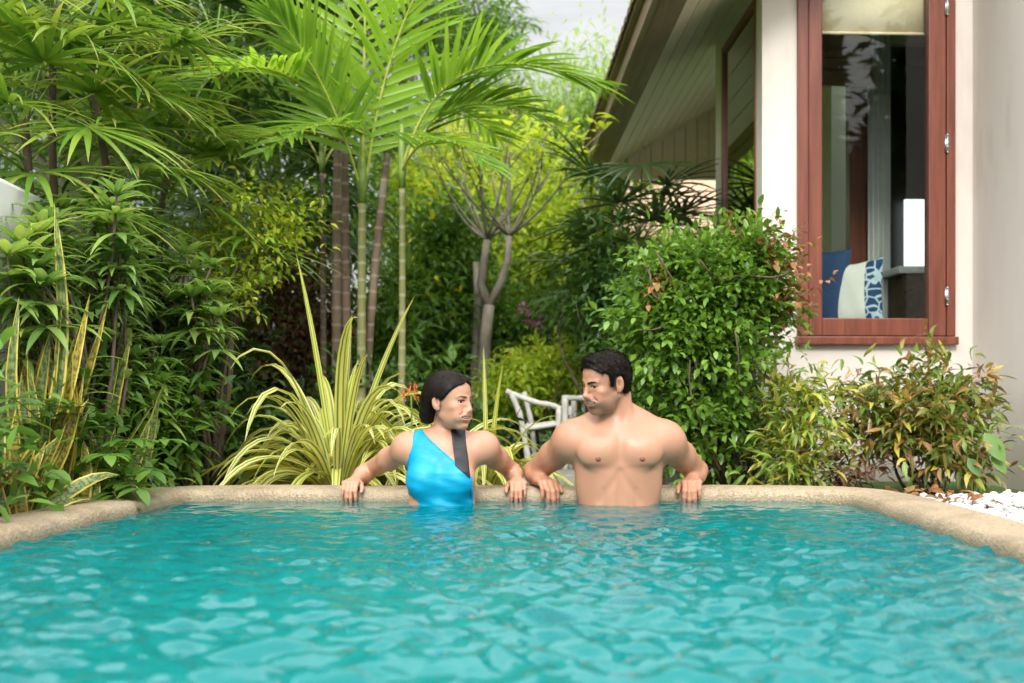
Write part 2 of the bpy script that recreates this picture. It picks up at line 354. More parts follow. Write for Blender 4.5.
# side wall (x from 0 inwards) with a window opening, and the wing wall that comes forward
sv0,sv1,szb,szt=.13,1.24,.62,2.88
mb=MB(); mb.box((.002,TH+.001,-.3),(TH,1.53,szb)); mb.box((.002,TH+.001,szt),(TH,1.53,WT-.3)); mb.box((.002,sv1,szb),(TH,1.53,szt))
hb(mb,'side_wall',MPLAST,smooth=False)
mb=MB(); mb.box((xr,-1.12,-.3),(xr+2.6,-.001,3.6)); hb(mb,'wing_wall',MPLAST,smooth=False)
mb=MB(); mb.box((-.008,-.008,-.3),(xr-.009,-.001,ZS(422))); mb.box((xr-.008,-1.11,-.3),(xr-.001,-.01,ZS(424))); hb(mb,'plinth',MPLAST,smooth=False)
mb=MB(); mb.box((1.3,3.2,-.3),(1.45,6.5,3.9)); hb(mb,'rear_wall',MPLAST,smooth=False)
# interior shell
BV=1.45
MINT=plain_mat('interior_paint',(.40,.37,.33),.8,var=.05)
wx0,wx1=hx(812,BV),hx(868,BV); dx0,dx1=hx(893,BV),hx(934,BV); wz0,wz1=.7,2.75
mb=MB()
mb.box((.17,BV,-.2),(wx0,BV+.1,3.3)); mb.box((wx0,BV,-.2),(wx1,BV+.1,wz0)); mb.box((wx0,BV,wz1),(wx1,BV+.1,3.3)); mb.box((wx1,BV,-.2),(dx0,BV+.1,3.3))
mb.box((dx1,BV,-.2),(4.2,BV+.1,3.3)); mb.box((dx0,BV,3.0),(dx1,BV+.1,3.3)); mb.box((4.2,.2,-.2),(4.3,BV+.1,3.3))
mb.box((.17,.17,-.25),(4.2,BV,-.2)); mb.box((.17,.17,3.22),(4.2,BV,3.3))
hb(mb,'interior_wall',MINT,smooth=False)
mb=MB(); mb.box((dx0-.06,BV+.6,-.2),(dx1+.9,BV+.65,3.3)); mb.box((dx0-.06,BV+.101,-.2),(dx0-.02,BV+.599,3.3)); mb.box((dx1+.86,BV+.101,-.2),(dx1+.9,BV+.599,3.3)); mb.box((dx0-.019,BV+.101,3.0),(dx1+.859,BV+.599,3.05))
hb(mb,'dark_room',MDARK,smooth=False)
# inside: tall red mullion window in the back wall, curtain, roman blind
wn=MB(); 
wn.box((hx(850,BV),BV-.03,wz0),(wx1,BV+.07,wz1)); wn.box((wx0-.04,BV-.03,wz0-.06),(wx1,BV+.07,wz0)); wn.box((wx0-.05,BV-.03,wz0),(wx0,BV+.07,wz1))
bw=hb(wn,'window',MRED,smooth=False); g=MB(); g.box((wx0,BV+.02,wz0),(hx(850,BV),BV+.026,wz1)); hb(g,'pane',MGLASS,bw,smooth=False)
mb=MB()
xx=np.linspace(hx(870,BV-.12),hx(893,BV-.12),40); yy=BV-.12+.028*np.sin(np.linspace(0,28,40))
v=np.concatenate([np.c_[xx,yy,np.full(40,.2)],np.c_[xx,yy,np.full(40,3.1)],np.c_[xx,yy+.006,np.full(40,.2)],np.c_[xx,yy+.006,np.full(40,3.1)]]); i=np.arange(39)
mb.add(v,np.concatenate([np.stack([i,i+1,i+41,i+40],1),np.stack([i+81,i+80,i+120,i+121],1)]))
hb(mb,'curtain',MWHITE)
mb=MB(); z1=ZS(85,BV-.1); bx1=hx(873,BV-.1)
for k in range(5):
    zz0=z1+k*.085; mb.box((wx0-.1,BV-.075-.018*(5-k),zz0),(bx1,BV-.05-.008*(5-k),zz0+(.10 if k<4 else .6)))
hb(mb,'roman_blind',plain_mat('brown_blind_cloth',(.36,.25,.16),.8,var=.08,scale=60),bevel=.008)
# front window: casing > sash > pane, hinges, sill
mb=MB(); cw=hx(808)-fx0
mb.box((fx0,-.03,zb+.04),(fx0+cw,.10,ztop)); mb.box((fx1-.052,-.03,zb+.04),(fx1,.10,ztop)); mb.box((fx0+cw,-.03,ztop-.06),(fx1-.052,.10,ztop)); mb.box((fx0-.012,-.05,zb-.01),(fx1+.012,.12,zb+.038))
win=hb(mb,'window',MRED,smooth=False,bevel=.006); win['label']='tall red timber casement beside the wing wall'
s=MB(); a0,a1=fx0+cw+.003,fx1-.055
s.box((a0,-.022,zb+.042),(gx0,.06,ztop-.063)); s.box((gx1,-.022,zb+.042),(a1,.06,ztop-.063)); s.box((gx0+.001,-.018,zb+.042),(gx1-.001,.055,zg)); s.box((gx0+.001,-.018,zgt),(gx1-.001,.055,ztop-.063))
hb(s,'sash',MRED,win,smooth=False,bevel=.006)
g=MB(); g.box((gx0-.005,.015,zg-.005),(gx1+.005,.021,zgt+.005)); hb(g,'pane',MGLASS,win,smooth=False)
for py in (5,143,296):
    h=MB(); zc=ZS(py); h.tube([(fx1-.052,-.036,zc-.055),(fx1-.052,-.036,zc+.055)],.006,10)
    for q in (-.05,-.018,.018,.05): h.tube([(fx1-.052,-.036,zc+q-.004),(fx1-.052,-.036,zc+q+.004)],.0075,10)
    h.box((fx1-.066,-.033,zc-.05),(fx1-.038,-.0285,zc+.05)); hb(h,'hinge',MCHROME,win)
mb=MB(); zz0=ZS(28); mb.box((gx0-.02,.075,zz0),(gx1+.02,.082,zgt+.06)); mb.tube([(gx0-.02,.078,zz0),(gx1+.02,.078,zz0)],.01,8); hb(mb,'roller_blind',MBLIND)
# side window
mb=MB(); y0,y1=sv0,sv1
mb.box((-.006,TH+.002,szb),(.10,TH+.042,szt)); mb.box((-.012,y1-.06,szb),(.10,y1,szt)); mb.box((-.012,TH+.043,szt-.05),(.10,y1-.061,szt)); mb.box((-.035,TH+.043,szb),(.12,y1-.061,szb+.05))
sw=hb(mb,'window',MRED,smooth=False,bevel=.005); sw['label']='narrow side window mirroring the garden greenery'
g=MB(); g.box((.006,TH+.04,szb+.04),(.012,y1-.05,szt-.06)); hb(g,'pane',glass('mirror_tinted_glass',(.35,.38,.36),.35),sw,smooth=False)
# roof: sloping underside of boards, fascia, tiles with wavy eave
ex,ez,sl=-.40,2.74,.59; V0,V1=-.55,5.0; RX=3.2
mb=MB(); nb=34; wv=(RX-ex)/nb
for k in range(nb):
    x0=ex+k*wv; x1=x0+wv-.006; 
    z0=ez+(x0-ex)*sl; z1=ez+(x1-ex)*sl
    mb.add([[x0,V0,z0],[x1,V0,z1],[x1,V1,z1],[x0,V1,z0],[x0,V0,z0+.02],[x1,V0,z1+.02],[x1,V1,z1+.02],[x0,V1,z0+.02]],[[3,2,1,0],[4,5,6,7],[0,1,5,4],[1,2,6,5],[2,3,7,6],[3,0,4,7]])
hb(mb,'soffit',MSOF,smooth=False)
roof_m=MB(); rows=44; cols=int((V1-V0+.3)/.045)
ii,jj=np.meshgrid(np.linspace(0,1,rows),np.linspace(0,1,cols),indexing='ij')
tx=-.66+ii*(RX+.66); tz=ez-.08+.20+(tx+.66)*sl+.022*np.abs(np.sin(jj*(V1-V0+.3)*math.pi/.19))+.02*(1-np.mod(ii*26,1)); tv=V0-.15+jj*(V1-V0+.3)
v=np.stack([tx,tv,tz],-1).reshape(-1,3); i=np.arange(rows-1)[:,None]*cols; j=np.arange(cols-1)[None]
q=np.stack([i+j,i+cols+j,i+cols+j+1,i+j+1],-1).reshape(-1,4); vb=v.copy(); vb[:,2]-=.035; nV=len(v)
e=np.arange(cols-1); edge=np.stack([e,e+1,e+1+nV,e+nV],1)
roof_m.add(np.concatenate([v,vb]),np.concatenate([q,q[:,::-1]+nV,edge]))
MTILER=speck_mat('roof_tile',[(.3,(.11,.075,.055)),(.7,(.22,.16,.12))],16)
rf=hb(roof_m,'roof',MTILER,smooth=False)
mb=MB(); mb.box((-.60,V0,ez-.02),(-.56,V1,ez+.19)); mb.box((-.64,V0+.001,ez+.10),(-.601,V1-.001,ez+.20)); hb(mb,'fascia',MBROWN,rf,smooth=False,bevel=.004)
mb=MB(); mb.box((-.559,V0,ez-.02),(-.49,V1,ez+.03)); mb.box((-.488,V0,ez-.008),(-.402,V1,ez+.02)); hb(mb,'eave_board',MBROWN,rf,smooth=False,bevel=.004)
mb=MB(); k=0; x0=ex
while x0<1.3:
    x1=x0+.115; z1=ez+(x1-.004-ex)*sl; z0=ez+(x0-ex)*sl
    mb.add([[x0,V1-.10,ez-.02],[x1-.007,V1-.10,ez-.02],[x1-.007,V1-.10,z1],[x0,V1-.10,z0],[x0,V1-.06,ez-.02],[x1-.007,V1-.06,ez-.02],[x1-.007,V1-.06,z1],[x0,V1-.06,z0]],[[0,1,2,3],[7,6,5,4],[0,4,5,1],[1,5,6,2],[2,6,7,3],[3,7,4,0]]); x0=x1
mb.box((ex-.15,V1-.12,ez-.07),(1.3,V1-.05,ez-.021)); mb.box((ex,V1-.05,ez),(1.3,V1-.045,ez+.9))
hb(mb,'gable_boards',MSOF,smooth=False)
for o in house.children:
    if o.name in ('soffit','roof','gable_boards'): o.location=(-.09,0,-.04)
# lit far window seen through the dark room
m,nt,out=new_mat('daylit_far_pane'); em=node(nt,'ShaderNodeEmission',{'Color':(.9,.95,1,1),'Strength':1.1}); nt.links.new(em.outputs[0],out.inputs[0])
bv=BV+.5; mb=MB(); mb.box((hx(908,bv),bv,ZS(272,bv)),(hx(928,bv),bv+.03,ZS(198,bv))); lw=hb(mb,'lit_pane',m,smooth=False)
# window seat, cushions and a low table inside
mb=MB(); mb.box((.2,.17,-.2),(xr+.6,.62,ZS(330,.3))); hb(mb,'window_seat',MINT,smooth=False,bevel=.01)
def hw(x,y,z):  # house local -> world
    c,s_=math.cos(HR),math.sin(HR); return np.array([HO[0]+x*c-y*s_,HO[1]+x*s_+y*c,HO[2]+z])
def cushion(name,loc,wid,hei,thk,rot,mats,label,split=False):
    n=22; u=np.linspace(-1,1,n); U,Vv=np.meshgrid(u,u); pinch=1-.10*(U**2*0+Vv**2)*(1-np.abs(U)**8)*0
    bul=((1-U**4)*(1-Vv**4))**.5; wr=.02*np.sin(U*9+Vv*4)*bul
    sxx=1-.09*(1-Vv**2); syy=1-.09*(1-U**2)
    mb=MB()
    for sgn in (-1,1):
        v=np.stack([U*wid/2*(1-.08*(1-U**2)*0)*(.93+.07*np.abs(Vv)),sgn*thk/2*(bul+wr)*1.0,Vv*hei/2*(.93+.07*np.abs(U))],-1).reshape(-1,3)
        i=np.arange(n-1)[:,None]*n; j=np.arange(n-1)[None]; q=np.stack([i+j,i+j+1,i+n+j+1,i+n+j],-1).reshape(-1,4)
        mb.add(v,q if sgn<0 else q[:,::-1],uv=np.stack([U,Vv],-1).reshape(-1,2),m=0) if not split else (mb.add(v,(q if sgn<0 else q[:,::-1])[np.repeat(np.ones((n-1,1),bool),n-1,1).ravel() & (np.tile(np.arange(n-1),n-1)<16)],m=0), mb.add(v,(q if sgn<0 else q[:,::-1])[np.tile(np.arange(n-1),n-1)>=16],m=1))
    o=mb.build(name,mats); o.location=tuple(loc); o.rotation_euler=rot; tag(o,label,'cushion'); return o
MCUSH=plain_mat('white_linen',(.82,.79,.73),.9,var=.06,scale=140); MNAVY=plain_mat('navy_cloth',(.02,.05,.13),.85,var=.2,scale=90)
m,nt,out=new_mat('blue_scroll_cloth'); vv=node(nt,'ShaderNodeTexVoronoi',{'Vector':objco(nt),'Scale':17.},feature='DISTANCE_TO_EDGE')
finish(nt,out,ramp(nt,vv.outputs['Distance'],[(.05,(.5,.6,.68)),(.09,(.012,.05,.14))]),.85); MSCROLL=m
zt=ZS(330,.3)
cz=zt+.205
c1=cushion('cushion',hw(hx(857,.34),.34,cz+.01),.36,.43,.14,(math.radians(-10),math.radians(-5),math.radians(-40)),[MCUSH,MSCROLL],'white cushion with blue scroll patterned back on the window seat',True)
c2=cushion('cushion',hw(hx(822,.46),.46,cz+.05),.34,.52,.13,(math.radians(-8),math.radians(3),math.radians(-35)),[MNAVY],'plain navy cushion at the window frame behind the white one')
tb=MB(); tb.box((hx(890,1.),1.0,ZS(276,1.)),(hx(960,1.),1.5,ZS(270,1.)))
t=empty('side_table',hw(hx(915,1.2),1.2,-.2),'white topped wicker table inside the dark room','table'); t.rotation_euler=(0,0,HR)
lx=lambda p,v: hx(p,v)-hx(915,1.2)
tb=MB(); tb.box((lx(889,1.2),-.25,ZS(276,1.2)+.2),(lx(975,1.2),.25,ZS(269,1.2)+.2)); o=tb.build('table_top',MWHITE,bevel=.006); o.parent=t
tb=MB(); tb.box((lx(895,1.2),-.22,0),(lx(965,1.2),.22,ZS(276,1.2)+.198)); o=tb.build('wicker_base',speck_mat('wicker',[(.35,(.03,.018,.01)),(.65,(.13,.075,.04))],70,stretch=(.4,.4,3))); o.parent=t

# pale strip added along the house side to bounce light onto the soffit
mb=MB(); mb.box((.15,7.35,GZ-.04),(1.22,13.,GZ+.02)); o=mb.build('bounce_pavement',speck_mat('pale_bounce_paving',[(.3,(.58,.54,.47)),(.7,(.72,.68,.61))],8)); tag(o,kind='structure')
# far pavilion with a tan roof
pv=empty('pavilion',(1.9,17.5,GZ),'far pavilion with tan tiled hip roof beyond the palms','pavilion')
mb=MB(); zr=sz(232,16.0)-GZ; top=sz(168,17.5)-GZ
b=[(-2.2,-1.8,zr),(2.4,-1.8,zr),(2.4,2.2,zr),(-2.2,2.2,zr)]; r=[(-.5,.2,top),(.9,.2,top)]
mb.add([*b,*r],[[0,1,5,4],[2,3,4,5]],[[1,2,5],[3,0,4]]); mb.add([(x,y,z-.1) for x,y,z in b]+b,[[3,2,1,0],[0,1,5,4],[1,2,6,5],[2,3,7,6],[3,0,4,7]])
MTAN=speck_mat('tan_tile',[(.35,(.34,.22,.13)),(.65,(.52,.37,.23))],10,stretch=(1,6,6))
o=mb.build('roof',MTAN,smooth=False); o.parent=pv
mb=MB(); mb.box((-1.7,-1.3,0),(1.9,1.7,zr-.101)); o=mb.build('wall',MPLAST,smooth=False); o.parent=pv
for x in (-2,.1,2.2):
    mb=MB(); mb.box((x-.06,-1.72,0),(x+.06,-1.6,zr-.101)); o=mb.build('post',MDARK,smooth=False); o.parent=pv
# ------------------------------------------------------------------ plant materials
LM=dict(
 shiny=leaf_mat('glossy_green_leaf',[(.045,.12,.014),(.075,.185,.02),(.125,.27,.035),(.055,.145,.017)],.28,.3,spec=.55),
 deep=leaf_mat('deep_green_leaf',[(.014,.05,.009),(.03,.088,.013),(.045,.12,.018),(.022,.066,.011)],.25,.38),
 mid=leaf_mat('mid_green_leaf',[(.035,.105,.014),(.065,.165,.02),(.095,.215,.03)],.32,.4),
 lime=leaf_mat('lime_leaf',[(.20,.36,.03),(.28,.42,.04),(.14,.29,.025),(.34,.45,.06)],.5,.42),
 pale=leaf_mat('pale_willow_leaf',[(.13,.27,.04),(.19,.34,.06),(.09,.21,.03)],.42,.42),
 palm=leaf_mat('palm_leaflet',[(.06,.17,.016),(.10,.225,.022),(.13,.27,.028),(.045,.14,.014)],.42,.33,pat='rib',spec=.5),
 palmlime=leaf_mat('bright_palm_leaflet',[(.12,.28,.02),(.17,.34,.03),(.10,.25,.02)],.5,.34,pat='rib',spec=.5),
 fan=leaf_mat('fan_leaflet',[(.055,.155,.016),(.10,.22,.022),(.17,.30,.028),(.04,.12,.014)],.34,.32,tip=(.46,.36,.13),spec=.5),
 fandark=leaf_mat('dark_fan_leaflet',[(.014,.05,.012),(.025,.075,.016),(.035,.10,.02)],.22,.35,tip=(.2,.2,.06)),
 var=leaf_mat('variegated_strap',[(.05,.13,.02),(.08,.18,.03)],.3,.36,pat='variegated'),
 snake=leaf_mat('snake_plant_blade',[(.10,.19,.06),(.14,.22,.06),(.12,.19,.05)],.12,.36,pat='snake'),
 snakey=leaf_mat('yellow_snake_blade',[(.26,.23,.03),(.20,.22,.04),(.34,.25,.025)],.15,.36,pat='snake'),
 whorl=leaf_mat('whorled_leaf',[(.06,.15,.035),(.09,.20,.045),(.13,.25,.06),(.18,.30,.055)],.36,.3,pat='rib',spec=.55),
 yellowg=leaf_mat('yellow_green_leaf',[(.24,.33,.025),(.15,.28,.025),(.08,.20,.02),(.38,.42,.04)],.38,.4),
 dry=leaf_mat('dry_brown_leaf',[(.17,.095,.035),(.24,.15,.055),(.13,.065,.022),(.10,.10,.02)],.2,.6),
 vine=leaf_mat('brown_vine_leaf',[(.05,.028,.016),(.09,.045,.022),(.035,.05,.015),(.13,.06,.03)],.2,.6),
 croton=leaf_mat('croton_leaf',[(.055,.12,.018),(.11,.18,.02),(.30,.29,.04),(.12,.05,.025),(.07,.15,.02),(.045,.08,.018),(.24,.13,.05),(.10,.20,.03),(.06,.14,.02)],.2,.3,pat='rib',spec=.55),
 crotong=leaf_mat('green_croton_leaf',[(.06,.15,.02),(.12,.22,.025),(.28,.30,.04),(.05,.11,.02)],.22,.32,spec=.5),
 grass=leaf_mat('grass_blade',[(.06,.15,.015),(.11,.23,.025),(.15,.27,.03)],.35,.5),
)
BARK=trunk_mat('grey_bark',(.15,.13,.10),(.34,.30,.25))
BROWNB=trunk_mat('brown_bark',(.06,.04,.025),(.15,.105,.07),c3=(.2,.17,.13))
PALMB=trunk_mat('ringed_palm_bark',(.10,.065,.042),(.21,.15,.10),10.5,(.33,.29,.24))
PALMG=trunk_mat('green_ringed_palm_bark',(.14,.15,.05),(.24,.23,.09),10.,(.35,.34,.25))
STEMG=plain_mat('green_stem',(.17,.26,.05),.45,var=.25)
STEMY=plain_mat('yellow_rachis',(.36,.40,.07),.45,var=.2)

def bez(p0,p1,p2,n):
    t=np.linspace(0,1,n)[:,None]; return (1-t)**2*np.asarray(p0)+2*t*(1-t)*np.asarray(p1)+t*t*np.asarray(p2)
def lobed(d,seed,amp=.25):
    r=np.random.default_rng(seed); s=np.ones(len(d))
    for _ in range(7):
        k=nrm(r.normal(0,1,3)); s+=amp*.5*np.cos(np.arccos(np.clip(d@k,-1,1))*r.integers(2,5)+r.uniform(0,6))
    return np.clip(s,.45,1.6)
def twigs(mb,cen,rad,n,lpt,L,W,seed,m=0,S=3,prof='leaf',droop=.5,amp=.28,shell=2.4,tl=.18,up=.25,spread=1.,zmin=-.85,fold=.25,wood=None,curl=0.,mats2=None,frac2=0.):
    """leafy twigs through an ellipsoidal crown with an uneven outline"""
    d=rand_dirs(n,zmin,1); r=RNG.uniform(0,1,n)**(1/shell)*lobed(d,seed,amp)
    P=np.asarray(cen)+d*r[:,None]*np.asarray(rad)
    td=nrm(d*np.array([1,1,.8])+RNG.normal(0,.45,(n,3))*spread+np.array([0,0,up])); l=tl*RNG.uniform(.6,1.3,n)
    if wood is not None:
        for k in range(n): wood.tube([P[k]-td[k]*l[k]*1.0,P[k]+td[k]*l[k]*.6],[.004,.0015],4,cap=False)
    k=np.repeat(np.arange(n),lpt); t=np.tile(np.linspace(-.5,1,lpt),n)
    B=P[k]+td[k]*(t*l[k])[:,None]
    a=np.tile(np.arange(lpt)*2.4,n)+np.repeat(RNG.uniform(0,6,n),lpt)
    u=nrm(np.cross(td,rand_dirs(n))); v=np.cross(td,u)
    ld=td[k]*(.35+.45*np.clip(t,0,1))[:,None]+(u[k]*np.cos(a)[:,None]+v[k]*np.sin(a)[:,None])*(.9-.5*np.clip(t,0,1))[:,None]+RNG.normal(0,.16,(n*lpt,3))
    sc=RNG.uniform(.65,1.2,n*lpt)
    if mats2 is None:
        blades(mb,B,ld,L*sc,W*sc,droop*RNG.uniform(.4,1.5,n*lpt),S,prof,fold,m=m,roll=RNG.normal(0,.35,n*lpt),tw=curl,wob=curl*.15)
    else:
        s2=np.repeat(RNG.uniform(0,1,n)<frac2,lpt)
        for sel,mm in ((~s2,m),(s2,mats2)):
            c=int(sel.sum())
            if c: blades(mb,B[sel],ld[sel],(L*sc)[sel],(W*sc)[sel],droop*RNG.uniform(.4,1.5,c),S,prof,fold,m=mm,roll=RNG.normal(0,.35,c),tw=curl,wob=curl*.15)
    return P
def limb(mb,a,b,r0,r1,n=7,wig=.06,sag=0.,sides=7):
    a=np.asarray(a,float); b=np.asarray(b,float); t=np.linspace(0,1,n)[:,None]; L=np.linalg.norm(b-a)
    w=np.sin(t*math.pi)*RNG.normal(0,wig*L,(1,3))+np.sin(t*2*math.pi)*RNG.normal(0,wig*.5*L,(1,3))
    P=a+(b-a)*t+w; P[:,2]+=sag*L*np.sin(t[:,0]*math.pi); mb.tube(P,np.linspace(r0,r1,n),sides); return P

def shrub(name,label,cat,base,lobes,mats,seed,stems=5,bark=None,sr=.012,group=None,extra=None,stemname='stem'):
    """lobes: list of (centre, radii, n_twigs, leaves_per_twig, L, W, opts)"""
    root=empty(name,(base[0],base[1],GZ),label,cat,group); fb=MB(); wb=MB()
    tips=[]
    for q,(c,r,n,lpt,L,W,o) in enumerate(lobes):
        P=twigs(fb,c,r,n,lpt,L,W,seed+q,**o); tips.append(P[RNG.integers(0,len(P),max(2,stems//len(lobes)+1))])
    tips=np.concatenate(tips)[:max(stems,len(lobes))]
    for p in tips:
        b=np.array([base[0]+RNG.normal(0,.05),base[1]+RNG.normal(0,.04),GZ]); limb(wb,b,p,sr*RNG.uniform(.8,1.3),sr*.3,8,.07)
    if extra: extra(fb,wb)
    fb.build('foliage',mats,root); wb.build(stemname,bark or BROWNB,root); return root

def frond_at(root,p0,p1,p2,nl=34,Ll=.5,Wl=.034,mat='palm',droop=.55,lift=.25,name='frond',up=(0,0,1),a0=65,a1=28,rmat=None,t0=.14,rr=.009):
    n=26; P=bez(p0,p1,p2,n); mb=MB(); mb.tube(P,np.linspace(rr,rr*.25,n),6,m=1)
    Tt=nrm(np.gradient(P,axis=0)); tt=np.linspace(t0,.995,nl); idx=tt*(n-1); i0=np.minimum(idx.astype(int),n-2); f=(idx-i0)[:,None]
    pos=P[i0]*(1-f)+P[i0+1]*f; tan=nrm(Tt[i0]*(1-f)+Tt[i0+1]*f)
    upv=np.asarray(up,float); U=nrm(upv-tan*np.sum(tan*upv,1,keepdims=True)); Sd=np.cross(tan,U)
    Lp=Ll*(.45+.75*np.sin(np.pi*np.clip(tt*.86+.10,0,1)))*.87
    for s in (-1,1):
        a=np.radians(a0+(a1-a0)*tt+RNG.normal(0,4,nl)); 
        d=tan*np.cos(a)[:,None]+Sd*(s*np.sin(a))[:,None]+U*(lift+RNG.normal(0,.08,nl))[:,None]
        blades(mb,pos,d,Lp*RNG.uniform(.9,1.08,nl),Wl*RNG.uniform(.85,1.1,nl),droop*RNG.uniform(.6,1.4,nl),7,'palm',.35,side=-tan*s,m=0,tw=.25)
    return mb.build(name,[LM[mat],rmat or STEMY],root)
def frond_dir(root,o,az,el,L,arc,**k):
    """az measured from +X; el start elevation; arc: how far the tip falls"""
    a,e=math.radians(az),math.radians(el); d=np.array([math.cos(a)*math.cos(e),math.sin(a)*math.cos(e),math.sin(e)])
    o=np.asarray(o,float); p1=o+d*L*.55; h=np.array([math.cos(a),math.sin(a),0]); p2=o+d*L*.55+h*L*.45*math.cos(e*.5)+np.array([0,0,math.sin(e)*.4-arc])*L*.6
    return frond_at(root,o,p1,p2,**k)
def palm(label,pts,rad,mat,group,name='slender_palm',shaft=None):
    """pts: trunk path from the ground up"""
    P=np.asarray(pts); root=empty(name,P[0],label,'palm',group)
    n=24; t=np.linspace(0,1,n)[:,None]
    C=(1-t)**2*P[0]+2*t*(1-t)*P[1]+t*t*P[2] if len(P)==3 else P[0]+(P[1]-P[0])*t
    r=rad*(1.25-.35*t[:,0]); r=r*(1+.05*np.sin(np.arange(n)*2.2)); r[0]*=1.3
    mb=MB(); mb.tube(C,r,10); mb.build('trunk',mat,root)
    if shaft:
        top=C[-1]; d=nrm(C[-1]-C[-3]); mb=MB(); mb.tube([top-d*.02,top+d*shaft*.3,top+d*shaft*.8,top+d*shaft],[rad*.95,rad*1.25,rad*.9,rad*.5],10); mb.build('crownshaft',STEMG,root)
    return root,C[-1]
def fan_leaf(root,hub,base,axis,L,nleaf,Wl,mat,spread=105,droop=.8,up=(0,0,1),name='fan_leaf',cup=.1):
    mb=MB(); mid=(np.asarray(hub)+np.asarray(base))/2+np.array([0,0,.05]); mb.tube(bez(base,mid,hub,7),np.linspace(.006,.004,7),5,m=1)
    ax=nrm(np.asarray(axis,float)); U=np.asarray(up,float)+RNG.normal(0,.15,3); U=nrm(U-ax*np.dot(U,ax)); Sd=np.cross(ax,U)
    a=np.radians(np.linspace(-spread,spread,nleaf)+RNG.normal(0,2.5,nleaf))
    d=ax*np.cos(a)[:,None]+Sd*np.sin(a)[:,None]+U*(cup+RNG.normal(0,.06,nleaf))[:,None]
    ln=L*(.72+.28*np.cos(a*.75))*RNG.uniform(.88,1.08,nleaf)
    side=-ax*np.sin(a)[:,None]+Sd*np.cos(a)[:,None]
    blades(mb,np.repeat([hub],nleaf,0)+d*.01,d,ln,Wl*RNG.uniform(.85,1.1,nleaf),droop*RNG.uniform(.6,1.4,nleaf),7,'palm',.22,side=-side,p=1.9,tw=.15)
    return mb.build(name,[LM[mat],STEMG],root)
def fan_palm(label,base,top,n,L,mat,group,cone=(-.25,1.),pet=.45,Wl=.04,nleaf=16,droop=.65,name='fan_palm',azr=(0,360),crown=.35,stemr=.018,bias=(0,-.25,0)):
    root=empty(name,(base[0],base[1],GZ),label,'palm',group); sb=MB()
    P=limb(sb,(base[0],base[1],GZ),top,stemr*1.2,stemr,9,.03); sb.build('trunk',BROWNB,root)
    for k in range(n):
        a=math.radians(azr[0]+(azr[1]-azr[0])*((k*.618)%1)); el=cone[0]+(cone[1]-cone[0])*((k+.5)/n)
        d=np.array([math.cos(a)*math.cos(el),math.sin(a)*math.cos(el),math.sin(el)])+np.array(bias); d=nrm(d)
        b=np.asarray(top)+np.array([0,0,-crown*(1-(k+.5)/n)]); hub=b+d*pet*RNG.uniform(.75,1.2)
        ax=nrm(d*np.array([1,1,.6])+np.array([0,0,-.25])+RNG.normal(0,.2,3))
        fan_leaf(root,hub,b,ax,L*RNG.uniform(.8,1.15),nleaf,Wl,mat,droop=droop)
    return root

# ------------------------------------------------------------------ palm clump in the middle
GP='slender ringed palms in the clump'
def gp(px,d): return (sx(px,d),d,GZ)
tr=[(324,322,7.5,.019,PALMB,170,'thinnest ringed palm trunk at the shady outer side of the clump'),
    (337,339,7.2,.030,PALMB,60,'pale grey ringed palm trunk touching its brown neighbour'),
    (349,343,7.3,.031,PALMB,40,'brown ringed palm trunk with drooping fronds over the fan palms'),
    (360,362,7.0,.029,PALMG,200,'yellow green ringed palm with the tall bright upright frond'),
    (362,388,7.15,.028,PALMB,150,'reddish brown palm trunk leaning away from the clump'),
    (400,402,6.9,.022,PALMG,185,'slim greenish palm standing apart with long fronds toward the house')]
PL=[]
for bx,tx,d,r,mt,ty,lab in tr:
    r*=.87
    b=np.array(gp(bx,d)); t=np.array(at(tx,ty,d)); mid=(b+t)/2+np.array([(bx-tx)*.0012+RNG.normal(0,.03),RNG.normal(0,.03),0])
    PL.append(palm(lab,[b,mid,t],r,mt,GP,shaft=.35 if mt is PALMG else .22))
P1,P2,P3,P4,P5,P6=PL
def A(*q): return at(*q)
# hero fronds
K=dict(droop=.28,lift=.12,a0=62,a1=30)
frond_at(P4[0],A(362,190,7.0),A(364,70,6.9),A(368,-130,6.75),nl=27,Ll=.66,Wl=.042,mat='palmlime',up=(.1,-1,.1),**{**K,'droop':.22,'a0':74,'a1':42,'lift':.0},rr=.013)
frond_at(P4[0],A(366,185,7.0),A(385,10,6.9),A(470,-90,6.6),nl=26,Ll=.55,Wl=.040,mat='palmlime',**K,rr=.011)
frond_at(P6[0],A(402,170,6.9),A(440,18,6.7),A(596,84,6.5),nl=36,Ll=.54,Wl=.038,mat='palm',**K,rr=.011,t0=.28)
frond_at(P6[0],A(402,172,6.9),A(440,70,7.1),A(552,122,6.9),nl=30,Ll=.46,Wl=.034,mat='palm',**K,t0=.25)
frond_at(P6[0],A(402,172,6.9),A(425,110,6.5),A(490,166,6.3),nl=20,Ll=.34,Wl=.034,mat='palm',**K,t0=.25)
frond_at(P2[0],A(342,130,7.2),A(265,18,6.7),A(170,108,6.0),nl=28,Ll=.42,Wl=.040,mat='palmlime',**{**K,'droop':.35,'lift':.2},t0=.3,rr=.011)
frond_at(P2[0],A(342,140,7.2),A(270,112,6.7),A(205,165,6.1),nl=26,Ll=.34,Wl=.034,mat='fan',**K,t0=.3,rr=.010)
frond_at(P5[0],A(388,150,7.15),A(330,100,6.7),A(268,150,6.2),nl=22,Ll=.40,Wl=.04,mat='palm',**K,t0=.3)
frond_at(P5[0],A(388,150,7.15),A(440,80,7.6),A(500,140,8.0),nl=24,Ll=.42,Wl=.034,mat='palm',**K,t0=.25)
frond_at(P4[0],A(362,195,7.0),A(330,70,6.8),A(270,10,6.6),nl=26,Ll=.5,Wl=.044,mat='palm',**K,t0=.25)
